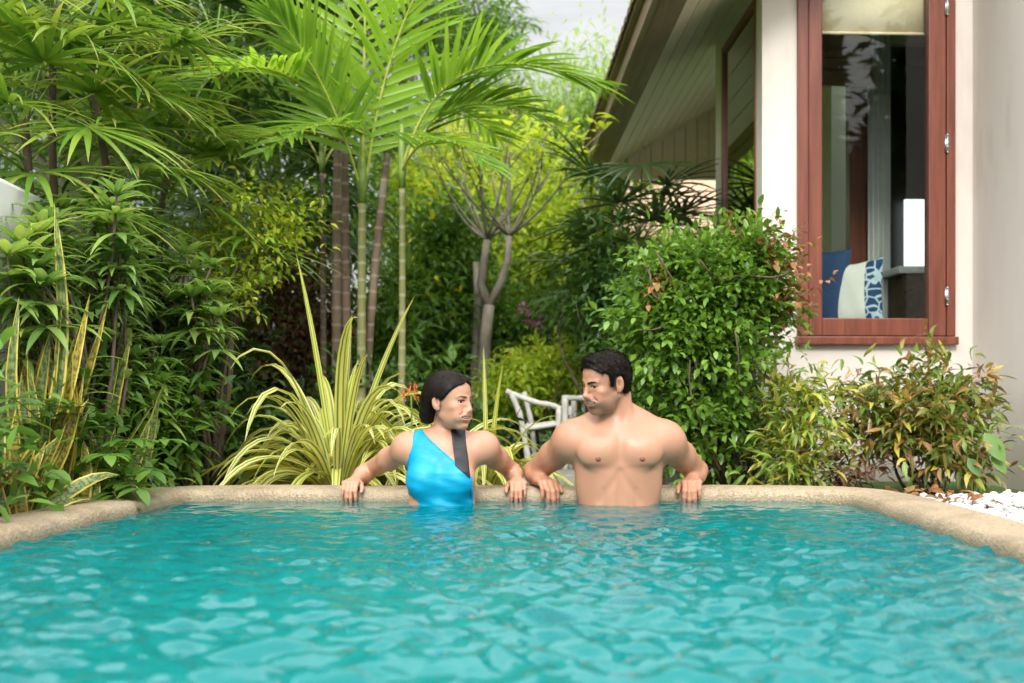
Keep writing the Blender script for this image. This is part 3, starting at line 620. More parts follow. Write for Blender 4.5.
frond_at(P1[0],A(322,170,7.5),A(300,100,7.6),A(250,140,7.5),nl=20,Ll=.30,Wl=.03,mat='palm',**K,t0=.25)
frond_at(P1[0],A(322,170,7.5),A(345,110,7.8),A(390,150,8.),nl=20,Ll=.30,Wl=.03,mat='palm',**K,t0=.25)
for (R,t),lst in ((P3,[(40,55,1.6,.35),(100,60,1.6,.4),(165,50,1.6,.35)]),(P2,[(80,70,1.6,.3),(190,62,1.6,.35)]),(P6,[(75,65,1.3,.4)]),(P1,[(90,60,1.1,.4)])):
    for az,el,L,arc in lst: frond_dir(R,t,az,el,L,arc,nl=26,Ll=.44,Wl=.036,mat='palm',t0=.25,**K)

# ------------------------------------------------------------------ fan palms, upper left
GF='fan palms behind the garden wall'
fan_palm('large fan palm with yellow tipped leaves above the white wall',(-2.35,5.3),A(25,120,5.5),20,.56,'fan',GF,pet=.42,Wl=.034)
fan_palm('bushy fan palm next to the long bowed palm frond',(-2.2,6.0),A(92,85,6.0),20,.54,'fan',GF,pet=.5,Wl=.034)
fan_palm('low fan palm with hanging green leaflets over the whorled plants',(-2.2,6.5),A(170,165,6.5),14,.50,'fan',GF,pet=.42,Wl=.036)
fan_palm('high fan palm leaning out over the top of the others',(-2.5,5.7),A(55,5,5.7),16,.56,'fan',GF,pet=.5,Wl=.034)
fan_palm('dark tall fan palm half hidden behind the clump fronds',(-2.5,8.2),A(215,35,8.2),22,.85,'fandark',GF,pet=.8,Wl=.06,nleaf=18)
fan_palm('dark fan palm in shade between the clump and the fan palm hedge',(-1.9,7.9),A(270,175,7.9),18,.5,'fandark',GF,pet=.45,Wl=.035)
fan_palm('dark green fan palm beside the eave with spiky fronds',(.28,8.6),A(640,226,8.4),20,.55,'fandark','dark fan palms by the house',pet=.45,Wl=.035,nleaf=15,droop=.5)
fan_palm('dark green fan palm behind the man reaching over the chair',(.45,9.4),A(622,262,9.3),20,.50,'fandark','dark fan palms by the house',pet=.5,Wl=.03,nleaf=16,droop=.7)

# ------------------------------------------------------------------ left bed
def whorl_plant(label,base,tops,L,seed,group,mat='whorl'):
    root=empty('whorled_shrub',(base[0],base[1],GZ),label,'shrub',group); fb=MB(); wb=MB()
    for t in tops:
        t=np.asarray(t); b=np.array([base[0]+RNG.normal(0,.05),base[1]+RNG.normal(0,.05),GZ]); P=limb(wb,b,t,.013,.005,8,.05)
        for lv in range(3):
            n=9-lv*1; c=t-np.array([0,0,.075*lv]); a=np.arange(n)*2*math.pi/n+RNG.uniform(0,6)
            d=np.stack([np.cos(a),np.sin(a),np.full(n,.75-.45*lv)+RNG.normal(0,.12,n)],1)
            blades(fb,np.repeat([c],n,0),d,L*RNG.uniform(.75,1.2,n),L*.20*RNG.uniform(.8,1.1,n),RNG.uniform(.5,1.3,n),6,'lance',.2,p=1.6)
        k=P[4:7]; n=10; d=rand_dirs(n,-.1,.6); blades(fb,k[RNG.integers(0,3,n)],d,L*.9,L*.17,.8,5,'lance',.2)
    fb.build('foliage',LM[mat],root); wb.build('stem',BROWNB,root)
GW='whorled leaf shrubs along the garden wall'
rp=lambda cx,cy,rx,ry,d0,d1,n:[A(cx+RNG.uniform(-rx,rx),cy+RNG.uniform(-ry,ry),RNG.uniform(d0,d1)) for _ in range(n)]
whorl_plant('whorled shrub with long leaves in front of the white wall',(-1.97,5.0),rp(84,235,44,46,4.8,5.3,14)+rp(30,265,30,50,4.6,4.85,6)+rp(22,290,24,50,4.35,4.6,7),.19,1,GW)
whorl_plant('dense whorled shrub below the low fan palm',(-1.88,5.9),rp(150,265,48,56,5.3,5.9,18),.19,2,GW)
whorl_plant('whorled shrub with dark leaves near the pool corner',(-1.80,5.9),rp(190,320,30,60,5.5,6.1,14),.17,3,GW)
whorl_plant('small whorled shrub hugging the foot of the white wall',(-2.0,5.5),rp(120,335,40,55,5.1,5.5,13),.17,4,GW)
whorl_plant('low whorled shrub at the corner of the coping',(-1.72,5.65),rp(165,430,30,40,5.45,5.8,8),.13,6,GW,'deep')
# yellow-green thin tree
root=empty('yellow_green_shrub',(sx(213,6.3),6.3,GZ),'thin stemmed shrub with yellow green feathery sprays beside the palm clump','shrub'); fb=MB(); wb=MB()
b=np.array([sx(213,6.3),6.3,GZ])
for px,py in ((250,235),(225,225),(275,240),(205,250),(240,205),(290,225),(262,270),(235,285),(215,300),(280,215)):
    t=A(px,py,RNG.uniform(6.1,6.6)); j=A(232,330,6.3); P=limb(wb,b,j,.014,.010,6,.02); limb(wb,j,t,.009,.003,6,.06)
    twigs(fb,t,(.13,.13,.10),26,7,.055,.022,int(px),tl=.12,S=3,droop=.7)
fb.build('foliage',LM['yellowg'],root); wb.build('stem',BROWNB,root)
# brown vine mass
shrub('vine_thicket','dark brown dried vine thicket behind the variegated straps','vine',(-1.85,8.0),[(A(295,330,8.0),(.42,.3,.75),420,9,.06,.035,dict(S=2,droop=1.1)),(A(262,400,7.8),(.3,.25,.5),200,9,.06,.03,dict(S=2,droop=1.1))],LM['vine'],31,10)
# snake plants
GS='snake plants in the bed beside the pool'
def snake_plant(label,base,bl,group=GS):
    """bl: list of (tip px, tip py, depth, width, material index, lean)"""
    root=empty('snake_plant',(base[0],base[1],GZ),label,'snake plant',group); mb=MB()
    for (px,py,d,W,m,dr) in bl:
        b=np.array([base[0]+RNG.normal(0,.06),base[1]+RNG.normal(0,.07),GZ]); t=A(px,py,d); v=t-b; L=np.linalg.norm(v)
        sd=nrm(np.cross(v,[0,1,0])+RNG.normal(0,.35*L,3)); blades(mb,b[None],v[None]+np.array([[0,0,dr*.35*L]]),L*1.03,W,dr,10,'sword',.4,side=sd[None],m=m,tw=.9,wob=.07)
    mb.build('foliage',[LM['snake'],LM['snakey']],root)
rs=lambda cx,cy,rx,ry,d,n,W=.06,y=.3:[(cx+RNG.uniform(-rx,rx),cy+RNG.uniform(-ry,ry),d+RNG.uniform(-.12,.12),W*RNG.uniform(.8,1.15),int(RNG.uniform()<y),abs(RNG.normal(0,.25))) for _ in range(n)]
snake_plant('tall snake plant with one high banded blade against the white wall',(-1.90,4.42),[(52,210,4.4,.055,0,.05),(62,295,4.4,.05,0,.1),(25,300,4.3,.05,0,.1),(85,300,4.4,.05,1,.1)]+rs(35,350,35,30,4.5,12,.05,.3))
snake_plant('snake plant with golden yellow blades at the wall foot',(-1.92,4.38),[(104,305,4.6,.05,1,.1),(76,330,4.5,.045,1,.15),(12,335,4.3,.05,0,.1)]+rs(40,385,45,35,4.35,12,.05,.5))
snake_plant('snake plant with dark banded blades beside the leafy seedling',(-1.86,4.95),[(132,335,5.0,.055,0,.05),(160,388,5.0,.05,0,.35),(150,402,5.0,.05,0,.3),(118,362,4.95,.05,0,.1)]+rs(115,415,35,30,4.9,7,.045,.2))
snake_plant('snake plant with arching blades nearest the camera',(-1.86,4.05),rs(45,430,60,35,4.1,14,.05,.4)+[(105,452,4.3,.055,0,.8),(90,475,4.3,.05,0,.9)])
snake_plant('snake plant with short upright blades by the coping',(-1.80,4.45),rs(60,440,45,30,4.4,12,.05,.4))
# compound-leaf seedling leaning over the coping
root=empty('leafy_seedling',(-1.82,4.75,GZ),'bright green seedling with paired leaves leaning over the coping','plant'); fb=MB(); wb=MB()
b=np.array([-1.82,4.75,GZ])
for (px,py,dd) in ((150,470,4.55),(118,500,4.4),(165,440,4.7),(100,420,4.6),(70,405,4.3),(138,488,4.45),(40,395,4.2),(85,380,4.5),(130,440,4.5),(15,400,4.1),(108,455,4.35)):
    t=A(px,py,dd); P=bez(b,(b+t)/2+np.array([0,0,.16]),t,12); wb.tube(P,np.linspace(.006,.002,12),5)
    for k in range(4,12):
        tn=nrm(P[k]-P[k-1]); s0=nrm(np.cross(tn,[0,0,1])); 
        for s in (-1,1): blades(fb,P[k][None],(tn*.5+s0*s+np.array([0,0,.1]))[None],RNG.uniform(.085,.115),.046,RNG.uniform(.4,1.),5,'leaf',.15)
    blades(fb,P[-1][None],tn[None],.11,.046,.8,5,'leaf',.15)
fb.build('foliage',LM['mid'],root); wb.build('stem',STEMG,root)
shrub('leafy_filler_bush','fresh green leafy bush filling the bed behind the snake plants','bush',(-1.95,5.3),[((-1.93,5.25,.15),(.2,.35,.3),170,8,.10,.036,dict(S=3)),((-1.85,5.6,.35),(.2,.3,.3),110,8,.10,.034,dict(S=3)),((-1.93,4.35,.12),(.14,.3,.22),70,8,.09,.036,dict(S=3)),((-1.93,3.6,.2),(.16,.45,.35),150,8,.10,.036,dict(S=3))],LM['mid'],45,8)
shrub('undergrowth_bush','low dark undergrowth bush at the foot of the palm clump','bush',(-1.35,6.9),[((-1.75,6.6,.12),(.4,.35,.28),200,8,.08,.03,dict(S=3)),((-1.0,7.2,.2),(.8,.3,.35),320,8,.08,.03,dict(S=3))],LM['deep'],41,6)
shrub('undergrowth_bush','deep green filler bush between white wall and vine thicket','bush',(-2.2,7.2),[((-2.15,7.0,.5),(.45,.5,.6),420,8,.09,.032,dict(S=3)),((-2.5,6.2,.9),(.3,.5,.5),240,8,.09,.03,dict(S=3))],LM['deep'],43,6)

# ------------------------------------------------------------------ variegated straps
def strap_plant(label,base,n,L,W,group,elr=(10,78),az=(0,360),droop=(1.4,3.2),name='variegated_strap_plant',hero=()):
    root=empty(name,base,label,'strap plant',group); mb=MB(); b=np.asarray(base)
    a=np.radians(RNG.uniform(az[0],az[1],n)); e=np.radians(RNG.uniform(elr[0],elr[1],n))
    d=np.stack([np.cos(a)*np.cos(e),np.sin(a)*np.cos(e),np.sin(e)],1); B=b+np.stack([np.cos(a)*.06,np.sin(a)*.06,RNG.uniform(0,.14,n)],1)
    blades(mb,B,d,L*RNG.uniform(.6,1.1,n),W*RNG.uniform(.7,1.15,n),RNG.uniform(*droop,n)*(.35+.65*np.cos(e)),12,'strap',.45,tw=.35,p=1.7,wob=.02)
    for (px,py,dd,dr) in hero:
        t=A(px,py,dd); v=t-b; Lh=np.linalg.norm(v); blades(mb,b[None],(nrm(v)+np.array([0,0,dr*.35+.1]))[None],Lh*1.04,W*.6,dr+.35,12,'strap',.45,side=nrm(np.cross(v,[0,1,.2]))[None])
    mb.build('foliage',LM['var'],root)
GV='variegated strap leaved plants behind the pool'
strap_plant('large clump of cream striped strap leaves under the palms',(sx(338,5.75),5.75,GZ),130,.86,.048,GV,hero=((302,262,5.75,.05),(403,300,5.6,.1),(350,320,5.6,.05)))
strap_plant('smaller cream striped strap clump between the two bathers',(sx(487,6.0),6.0,GZ),46,.60,.040,GV,elr=(5,62),hero=((484,352,6.,.05),(500,368,5.9,.15)))
strap_plant('cream striped strap clump half hidden behind the woman',(sx(425,5.95),5.95,GZ),75,.72,.042,GV,elr=(8,66))

# flowers
def flower_mat(n,c): return leaf_mat(n,[c,tuple(x*.7 for x in c),tuple(min(1,x*1.2) for x in c)],.3,.5)
MIX=flower_mat('orange_red_petal',(.75,.12,.04)); MYEL=flower_mat('yellow_petal',(.85,.55,.02)); MPUR=flower_mat('purple_petal',(.33,.10,.30)); MPINK=flower_mat('pink_petal',(.75,.42,.45))
def flowers(fb,pts,r,n,m):
    for p in pts:
        d=rand_dirs(n,-.3,1); blades(fb,np.asarray(p)+d*r*.6,d,r*RNG.uniform(.6,1.1,n),r*.55,.4,3,'leaf',.1,m=m)
root=empty('ixora_flower',(sx(405,5.45),5.45,GZ),'orange red ixora flower head on a stem behind her hair','flower'); fb=MB(); wb=MB()
top=A(411,396,5.3); wb.tube(bez((sx(405,5.45),5.45,GZ),top+np.array([0,.1,-.2]),top,8),.004,5)
for k in range(34):
    d=rand_dirs(1,-.3,1)[0]; c=top+d*np.array([.045,.045,.06])*RNG.uniform(.5,1)
    a=np.arange(4)*math.pi/2+RNG.uniform(0,2); u=nrm(np.cross(d,[.3,.2,1.])); v=np.cross(d,u)
    blades(fb,np.repeat([c],4,0),u*np.cos(a)[:,None]+v*np.sin(a)[:,None]+d*.3,.013,.008,.2,2,'leaf',.1)
fb.build('blossom',MIX,root); wb.build('stem',STEMG,root)

# ------------------------------------------------------------------ murraya bush at the house corner
def mur_extra(fb,wb):
    for c,r,n in ((A(770,262,6.15),(.15,.12,.14),30),(A(790,300,6.1),(.12,.1,.13),20),(A(752,240,6.1),(.1,.1,.08),18),(A(655,285,5.95),(.05,.05,.04),6)):
        twigs(fb,c,r,n,6,.055,.028,77,m=1,S=4,droop=.9,tl=.12,curl=.8)
    for px,py,qx,qy in ((655,250,700,330),(700,260,745,300),(640,330,690,300),(735,330,760,420),(690,360,720,470),(660,300,640,262),(720,280,790,270)):
        limb(wb,A(px,py,5.85),A(qx,qy,6.0),.004,.007,7,.06)
O=dict(S=3,tl=.15,droop=.55,shell=3.2,amp=.22,up=.35,wood=None)
shrub('murraya_bush','tall glossy green bush with orange dried tips at the house corner','bush',(sx(725,6.3),6.3),
  [(A(708,310,6.2),(.32,.30,.32),640,9,.060,.028,O),(A(678,335,6.1),(.20,.24,.26),340,9,.060,.028,O),(A(752,295,6.25),(.17,.2,.30),280,9,.058,.027,O),
   (A(706,405,6.2),(.27,.28,.32),460,9,.060,.028,O),(A(738,268,6.2),(.20,.2,.18),200,9,.056,.026,O),(A(672,268,6.15),(.13,.15,.11),110,9,.056,.026,O)],
  [LM['shiny'],LM['dry']],51,16,BROWNB,.012,extra=mur_extra)
# crotons under the window
GC='croton bushes against the house wall'
O=dict(S=5,prof='lance',tl=.16,droop=.9,shell=1.8,amp=.3,curl=1.3,fold=.35,up=.5)
shrub('croton_bush','wide croton bush with twisted bronze and yellow leaves under the window','bush',(sx(925,6.2),6.2),
  [(A(928,430,6.15),(.28,.24,.25),150,9,.10,.024,O),(A(895,420,6.2),(.22,.18,.2),70,9,.10,.024,O),(A(948,395,6.2),(.15,.15,.16),44,9,.10,.024,O),(A(855,405,6.25),(.14,.12,.12),18,8,.09,.02,O),(A(955,445,6.1),(.14,.16,.18),48,9,.10,.026,O)],
  LM['croton'],61,16,BROWNB,.009,GC)
shrub('croton_bush','narrow green croton between the glossy bush and the bronze croton','bush',(sx(797,6.0),6.0),
  [(A(797,430,6.0),(.13,.14,.24),70,9,.10,.02,O),(A(805,400,6.0),(.10,.1,.14),30,9,.09,.02,O),(A(790,470,5.9),(.12,.12,.12),40,9,.10,.02,O)],LM['crotong'],63,7,BROWNB,.006,GC)
shrub('croton_bush','small dark croton seedling low against the plinth','bush',(sx(850,6.1),6.1),[(A(846,475,6.0),(.18,.1,.07),34,7,.08,.018,O)],LM['vine'],65,4,BROWNB,.005,GC)
root=empty('broad_leaf_seedling',(sx(985,5.9),5.9,GZ),'single broad green leaf seedling beside the wing wall','plant'); fb=MB(); wb=MB(); b=np.array([sx(975,5.9),5.9,GZ])
for px,py,s in ((985,455,.17),(992,475,.12),(968,480,.11)):
    t=A(px,py-22,5.85); wb.tube(bez(b,(b+t)/2+np.array([-.03,0,.05]),t,8),.004,5); blades(fb,t[None],np.array([[.35,-.3,-.5]]),s,s*.55,.5,6,'leaf',.15,side=np.array([[1,.1,.3]]))
fb.build('foliage',LM['mid'],root); wb.build('stem',STEMG,root)

# ------------------------------------------------------------------ middle distance
# frangipani with bare splayed limbs
root=empty('frangipani_tree',(sx(482,9.0),9.0,GZ),'grey frangipani tree with two trunks and splayed bare limbs','tree'); wb=MB(); fb=MB()
f=A(489,305,9.0)
wb.tube([(sx(480,9.),9.,GZ-.05),A(481,430,9.0),A(483,390,9.0),A(485,340,9.0),f],[.07,.058,.050,.045,.042],9)
wb.tube([(sx(474,9.2),9.2,GZ-.05),A(472,420,9.2),A(475,370,9.2),A(478,300,9.2),A(476,262,9.2)],[.05,.042,.036,.030,.025],8)
for (tx,ty,pts,r,nb) in ((487,240,[(481,285),(484,262)],.042,11),(509,236,[(501,282),(508,258)],.038,9)):
    P=[f]+[A(x,y,9.0) for x,y in pts]+[A(tx,ty,9.0)]; wb.tube(P,np.linspace(r*.9,r*.62,len(P)),9)
    for k in range(nb):
        an=math.radians(-58+116*(k+.5)/nb+RNG.normal(0,5)); ln=RNG.uniform(85,150); e=A(tx+ln*math.sin(an)*.62,ty-ln*math.cos(an)*.95,9+RNG.uniform(-.6,.6)); s_=A(tx,ty,9.0)
        m_=(s_+e)/2+np.array([math.sin(an)*.10,0,-.06]); Q=bez(s_,m_,e,9); wb.tube(Q,np.linspace(.0115,.004,9),6)
        for j in (5,6,8):
            d=nrm(Q[j]-Q[j-1]+RNG.normal(0,.045,3)); t=Q[j]+d*RNG.uniform(.15,.35); wb.tube([Q[j],(Q[j]+t)/2+RNG.normal(0,.01,3),t],[.006,.0045,.003],5)
            n=9; dd=rand_dirs(n,-.1,1); blades(fb,t+RNG.normal(0,.05,(n,3)),dd,.14*RNG.uniform(.7,1.1,n),.040,.8,4,'lance',.15)
fb.build('crown',LM['lime'],root); wb.build('trunk',BARK,root)

def fbush(name,label,cat,lobes,mat,seed,group=None,stems=6,fl=None,sr=.015,bark=None):
    """lobes in picture units: (px,py,d, rx_px, ry_px, n, lpt, L, W)"""
    lb=[]
    for (px,py,d,rx,ry,n,lpt,L,W,*o) in lobes:
        k=d/F; lb.append((A(px,py,d),(rx*k,min(rx,ry)*k*1.0+.1,ry*k),n,lpt,L,W,dict(S=2,tl=L*2.2,droop=.6,amp=.3,shell=2.6,**(o[0] if o else {}))))
    mats=[LM[mat]]; ex=None
    if fl:
        mats.append(fl[0]); ex=lambda fb,wb: flowers(fb,[A(x,y,dd) for x,y,dd in fl[1]],fl[2],9,1)
    px,py,d=lobes[0][:3]
    return shrub(name,label,cat,(sx(px,d),d),lb,mats,seed,stems,bark or BROWNB,sr,group,ex)
fbush('flowering_bush','mid green bush with yellow trumpet flowers beside the frangipani trunk','bush',[(440,285,9.6,48,60,420,8,.09,.035),(420,330,9.4,40,55,300,8,.09,.035),(455,240,9.8,36,40,220,8,.09,.035)],'mid',71,
      fl=(MYEL,[(460,294,9.1),(437,284,9.05),(430,300,9.0),(450,320,9.1),(410,262,9.1)],.05))
fbush('flowering_bush','dark bush with purple blossom sprays beyond the chair','bush',[(530,345,9.8,45,60,380,8,.09,.035),(505,375,9.6,36,45,240,8,.09,.035)],'mid',73,fl=(MPUR,[(520,314,9.2),(526,319,9.2),(532,326,9.15),(537,327,9.2),(541,323,9.3),(528,324,9.15),(523,309,9.3)],.045))
fbush('clipped_bush','lime green leafy bush with small yellow flowers behind the chair','bush',[(540,378,8.6,36,32,330,8,.07,.03),(570,375,8.8,22,22,160,8,.07,.03),(515,392,8.4,26,30,200,8,.07,.03)],'lime',75,
      fl=(MYEL,[(533,361,8.3),(538,352,8.3),(546,357,8.3),(522,378,8.2),(520,405,8.1),(545,372,8.3),(510,360,8.2)],.035))
fbush('dark_hedge','dark green clipped hedge in the shade behind the flowering bushes','hedge',[(600,360,10.5,60,70,600,8,.08,.035),(480,390,10.5,60,60,500,8,.08,.035),(560,300,11.5,60,50,420,8,.09,.035)],'mid',77,stems=8)
fbush('layered_conifer','dark green layered conifer spreading flat boughs by the fan palm','tree',[(590,298,11.0,50,14,260,9,.10,.018,dict(up=0.)),(575,322,10.8,55,13,260,9,.10,.018,dict(up=0.)),(610,335,10.6,45,14,240,9,.10,.018,dict(up=0.))],'mid',79,stems=4)
fbush('philodendron','broad leaved green plant between the palm trunks and frangipani','plant',[(385,345,8.3,24,50,90,6,.15,.05),(420,410,8.0,36,24,110,6,.13,.045)],'mid',81)
fbush('leafy_shrub','dark leafy shrub behind the glossy bush beside the house','shrub',[(612,300,7.9,38,60,380,8,.08,.03),(640,380,7.6,36,60,360,8,.08,.03),(735,430,6.9,40,60,340,8,.07,.03)],'deep',83,stems=9)
GT='trees closing the far side of the garden'
def tree(label,base,lobes,mat,seed,bark=None,tr_=.12,name='garden_tree',cat='tree',opts={}):
    root=empty(name,(base[0],base[1],GZ),label,cat,GT); fb=MB(); wb=MB()
    cs=[A(px,py,d) for px,py,d,*_ in lobes]; top=np.mean(cs,0); fork=np.array([base[0]*.6+top[0]*.4,base[1],GZ+(top[2]-GZ)*.45])
    limb(wb,(base[0],base[1],GZ-.05),fork,tr_,tr_*.7,8,.03,sides=9)
    for q,(px,py,d,rx,ry,n,lpt,L,W) in enumerate(lobes):
        k=d/F; c=cs[q]; limb(wb,fork,c,tr_*.55,tr_*.12,8,.06); r=np.array([rx*k,(rx+ry)*.5*k*.8,ry*k])
        P=twigs(fb,c,r,n,lpt,L,W,seed+q,S=2,tl=L*2.4,amp=.38,shell=2.2,**{**dict(droop=.7),**opts})
        for p in P[:7]: limb(wb,c,p,tr_*.14,.006,6,.08,sides=5)
    fb.build('crown',LM[mat],root); wb.build('trunk',bark or BARK,root)
tree('bright willow leaved tree arching under the grey sky',(0.1,12.5),[(545,150,12.5,60,60,420,8,.17,.026),(590,120,12.,36,55,240,8,.17,.026),(505,110,13,45,60,320,8,.17,.026),(570,215,12,55,45,320,8,.17,.026),(620,160,12.6,30,50,180,8,.17,.026)],'pale',101,opts=dict(droop=1.2,up=0.))
tree('lime green tree behind the bare frangipani limbs',(-.9,11.5),[(470,180,11.5,50,55,380,8,.15,.04),(425,215,11.3,45,55,320,8,.15,.04),(520,240,11.2,55,50,360,8,.15,.04),(455,280,11.0,60,40,300,8,.14,.04),(590,262,11.6,40,40,220,8,.14,.04)],'lime',111)
tree('mid green feathery tree behind the tall upright frond',(-1.6,12),[(430,40,12,60,45,300,8,.14,.03),(480,25,12.5,45,38,220,8,.14,.03),(330,20,12.5,60,60,260,8,.14,.03),(390,-110,12.5,80,70,280,8,.16,.04),(330,-250,12.5,110,90,320,8,.17,.045),(430,-230,12.8,60,70,200,8,.16,.04)],'mid',121)
tree('dark dense tree towering behind the upper fan palms',(-3.6,9.5),[(120,30,9.6,90,90,480,8,.15,.045),(220,60,10,80,80,420,8,.15,.045),(40,60,9.0,90,100,420,8,.15,.045),(160,140,10,90,70,360,8,.15,.045),(100,-70,9.6,110,60,300,8,.15,.045),(40,-210,9.4,150,100,380,8,.17,.05),(230,-190,10,120,100,340,8,.17,.05),(130,-360,9.6,170,110,360,8,.18,.055),(-120,-120,9.2,120,160,300,8,.17,.05)],'mid',131)
tree('dark tree behind the palm clump trunks',(-2.4,10.5),[(290,130,10.5,80,90,380,8,.14,.042),(330,220,10.3,80,70,300,8,.14,.042),(260,260,10.2,70,80,340,8,.14,.042),(300,340,10.2,90,60,300,8,.13,.04),(270,30,10.8,80,70,220,8,.14,.042)],'mid',141)
tree('broad tree far beyond the lawn behind the clipped hedge',(-1.2,17.0),[(440,330,17,70,70,420,8,.18,.06),(520,300,17.5,70,70,420,8,.18,.06),(600,330,18,60,60,360,8,.18,.06),(490,390,16.5,80,40,360,8,.16,.06),(400,380,16,70,50,300,8,.16,.06)],'mid',151)
tree('far round tree beside the pavilion roof',(2.6,21),[(660,330,21,60,60,360,8,.2,.07),(700,190,22,40,40,260,8,.2,.07),(640,260,21,50,50,300,8,.2,.07),(600,395,20,60,30,260,8,.2,.07)],'deep',161)
tree('thin bamboo like tree poking past the eave tip',(.55,12.8),[(608,75,12.8,20,16,36,6,.13,.016),(600,110,12.8,24,18,46,6,.13,.016),(625,95,12.9,14,20,30,6,.13,.016)],'pale',171,tr_=.03,opts=dict(droop=.8))
tree('far hedge tree beyond the white garden wall',(-5.2,14),[(60,180,14,120,100,420,8,.18,.06),(170,260,14.5,100,90,420,8,.18,.06),(230,370,14,90,70,360,8,.17,.06),(330,400,14.5,90,50,300,8,.17,.06)],'deep',181)

# ------------------------------------------------------------------ grass behind the pool, fallen leaves and pebbles
mb=MB(); n=9000; x=RNG.uniform(-1.6,1.1,n); y=RNG.uniform(5.3,10.5,n)**1.0
d=np.stack([RNG.normal(0,.5,n),RNG.normal(0,.5,n),np.ones(n)],1); blades(mb,np.stack([x,y,np.full(n,GZ)],1),d,RNG.uniform(.03,.08,n),.006,.8,2,'strap',.3)
o=mb.build('lawn_grass',LM['grass']); tag(o,'short lawn grass behind the pool','grass',kind='stuff')
MPEB=speck_mat('white_pebble',[(.3,(.52,.48,.45)),(.7,(.78,.75,.72))],25,.6)
mb=MB()
for k in range(900):
    x=RNG.uniform(1.66,2.4); y=RNG.uniform(4.0,5.55); r=RNG.uniform(.010,.022)
    th=RNG.uniform(0,3.14); c,s=math.cos(th),math.sin(th); M=np.array([[c,-s,0],[s,c,0],[0,0,1]])
    mb.ellipsoid((x,y,GZ+.02+RNG.uniform(0,.035)+.03*(x-1.66)),(r*RNG.uniform(.9,1.5),r,r*.7),8,5,M=M)
o=mb.build('pebbles',MPEB); tag(o,'white pebbles filling the strip beside the coping','pebbles',kind='stuff')
mb=MB(); n=26; x=RNG.uniform(1.46,1.85,n); y=RNG.uniform(4.9,5.7,n); a=RNG.uniform(0,6.3,n)
blades(mb,np.stack([x,y,np.full(n,GZ+.085)],1),np.stack([np.cos(a),np.sin(a),RNG.uniform(-.05,.3,n)],1),.075,.026,.6,4,'leaf',.4,roll=RNG.normal(0,.4,n),tw=.8)
o=mb.build('fallen_leaves',[LM['dry']]); tag(o,'dried brown fallen leaves on the pebbles','leaves',kind='stuff')

# ------------------------------------------------------------------ rustic white garden chairs
MCH=speck_mat('weathered_white_wood',[(.3,(.36,.345,.32)),(.7,(.54,.52,.49))],18,.75,stretch=(1,1,.4))
GCH='white rustic garden chairs'
def chair(label,pieces,base):
    root=empty('garden_chair',base,label,'chair',GCH)
    for nm,paths in pieces:
        for pts,r in paths:
            mb=MB(); P=np.array([A(*q) for q in pts]); 
            t=np.linspace(0,len(P)-1,max(8,4*len(P))); Q=np.stack([np.interp(t,np.arange(len(P)),P[:,c]) for c in range(3)],1)
            if len(P)>2: Q[1:-1]=(Q[:-2]+2*Q[1:-1]+Q[2:])/4
            mb.tube(Q,r*(1+.08*np.sin(np.arange(len(Q))*1.7)),8); mb.build(nm,MCH,root)
def gpy(d): return HY+(CAMZ-GZ)*F/d
d0,d1=7.2,7.75
chair('rustic white chair with a long bent branch arm near the strap clump',[
  ('armrest',[([(506,391,d0),(515,395,d0),(538,403,d0),(552,405,d0),(561,409,d0)],.017)]),
  ('leg',[([(512,394,d0),(520,415,d0),(525,440,d0),(531,gpy(d0),d0)],.019),([(559,408,d0),(558,440,d0),(557,gpy(d0),d0)],.018),([(524,392,d1),(532,425,d1),(536,gpy(d1),d1)],.018),([(570,406,d1),(571,440,d1),(570,gpy(d1),d1)],.018)]),
  ('rail',[([(522,429,d0),(540,427,d0),(558,424,d0)],.014),([(524,429,d0),(528,424,d1)],.013),([(557,425,d0),(570,421,d1)],.013)]),
  ('seat',[([(522,427,d0+.05+.09*k),(560,422,d0+.05+.09*k)],.013) for k in range(6)]),
  ],(sx(538,d0),d0,GZ))
d0,d1=7.5,8.0
chair('white chair with squared back frame behind the man',[
  ('leg',[([(565,398,d0),(565,430,d0),(565,gpy(d0),d0)],.022),([(628,398,d0),(628,430,d0),(628,gpy(d0),d0)],.022),([(574,400,d1),(574,gpy(d1),d1)],.02),([(630,400,d1),(630,gpy(d1),d1)],.02)]),
  ('armrest',[([(562,398,d0),(590,398,d0),(630,399,d0)],.018),([(571,398,d1),(632,398,d1)],.018)]),
  ('rail',[([(565,432,d0),(628,432,d0)],.015),([(566,420,d0),(575,418,d1)],.015)]),
  ('backrest',[([(575+9*k,400,d1),(575+9*k,432,d1)],.010) for k in range(1,6)]),
  ('seat',[([(566,432,d0+.05+.09*k),(628,432,d0+.05+.09*k)],.014) for k in range(5)])],(sx(596,d0),d0,GZ))

# hedge out of view, added and sized to keep sky out of window reflections
shrub('reflection_hedge','unseen hedge added behind the camera to darken the window reflections','hedge',(5.9,-4.2),[((4.6,-4.6,3.2),(1.7,.8,3.6),1700,8,.42,.22,dict(S=2)),((7.2,-3.6,3.0),(1.7,.9,3.4),1400,8,.42,.22,dict(S=2))],LM['deep'],201,6,BARK,.05)
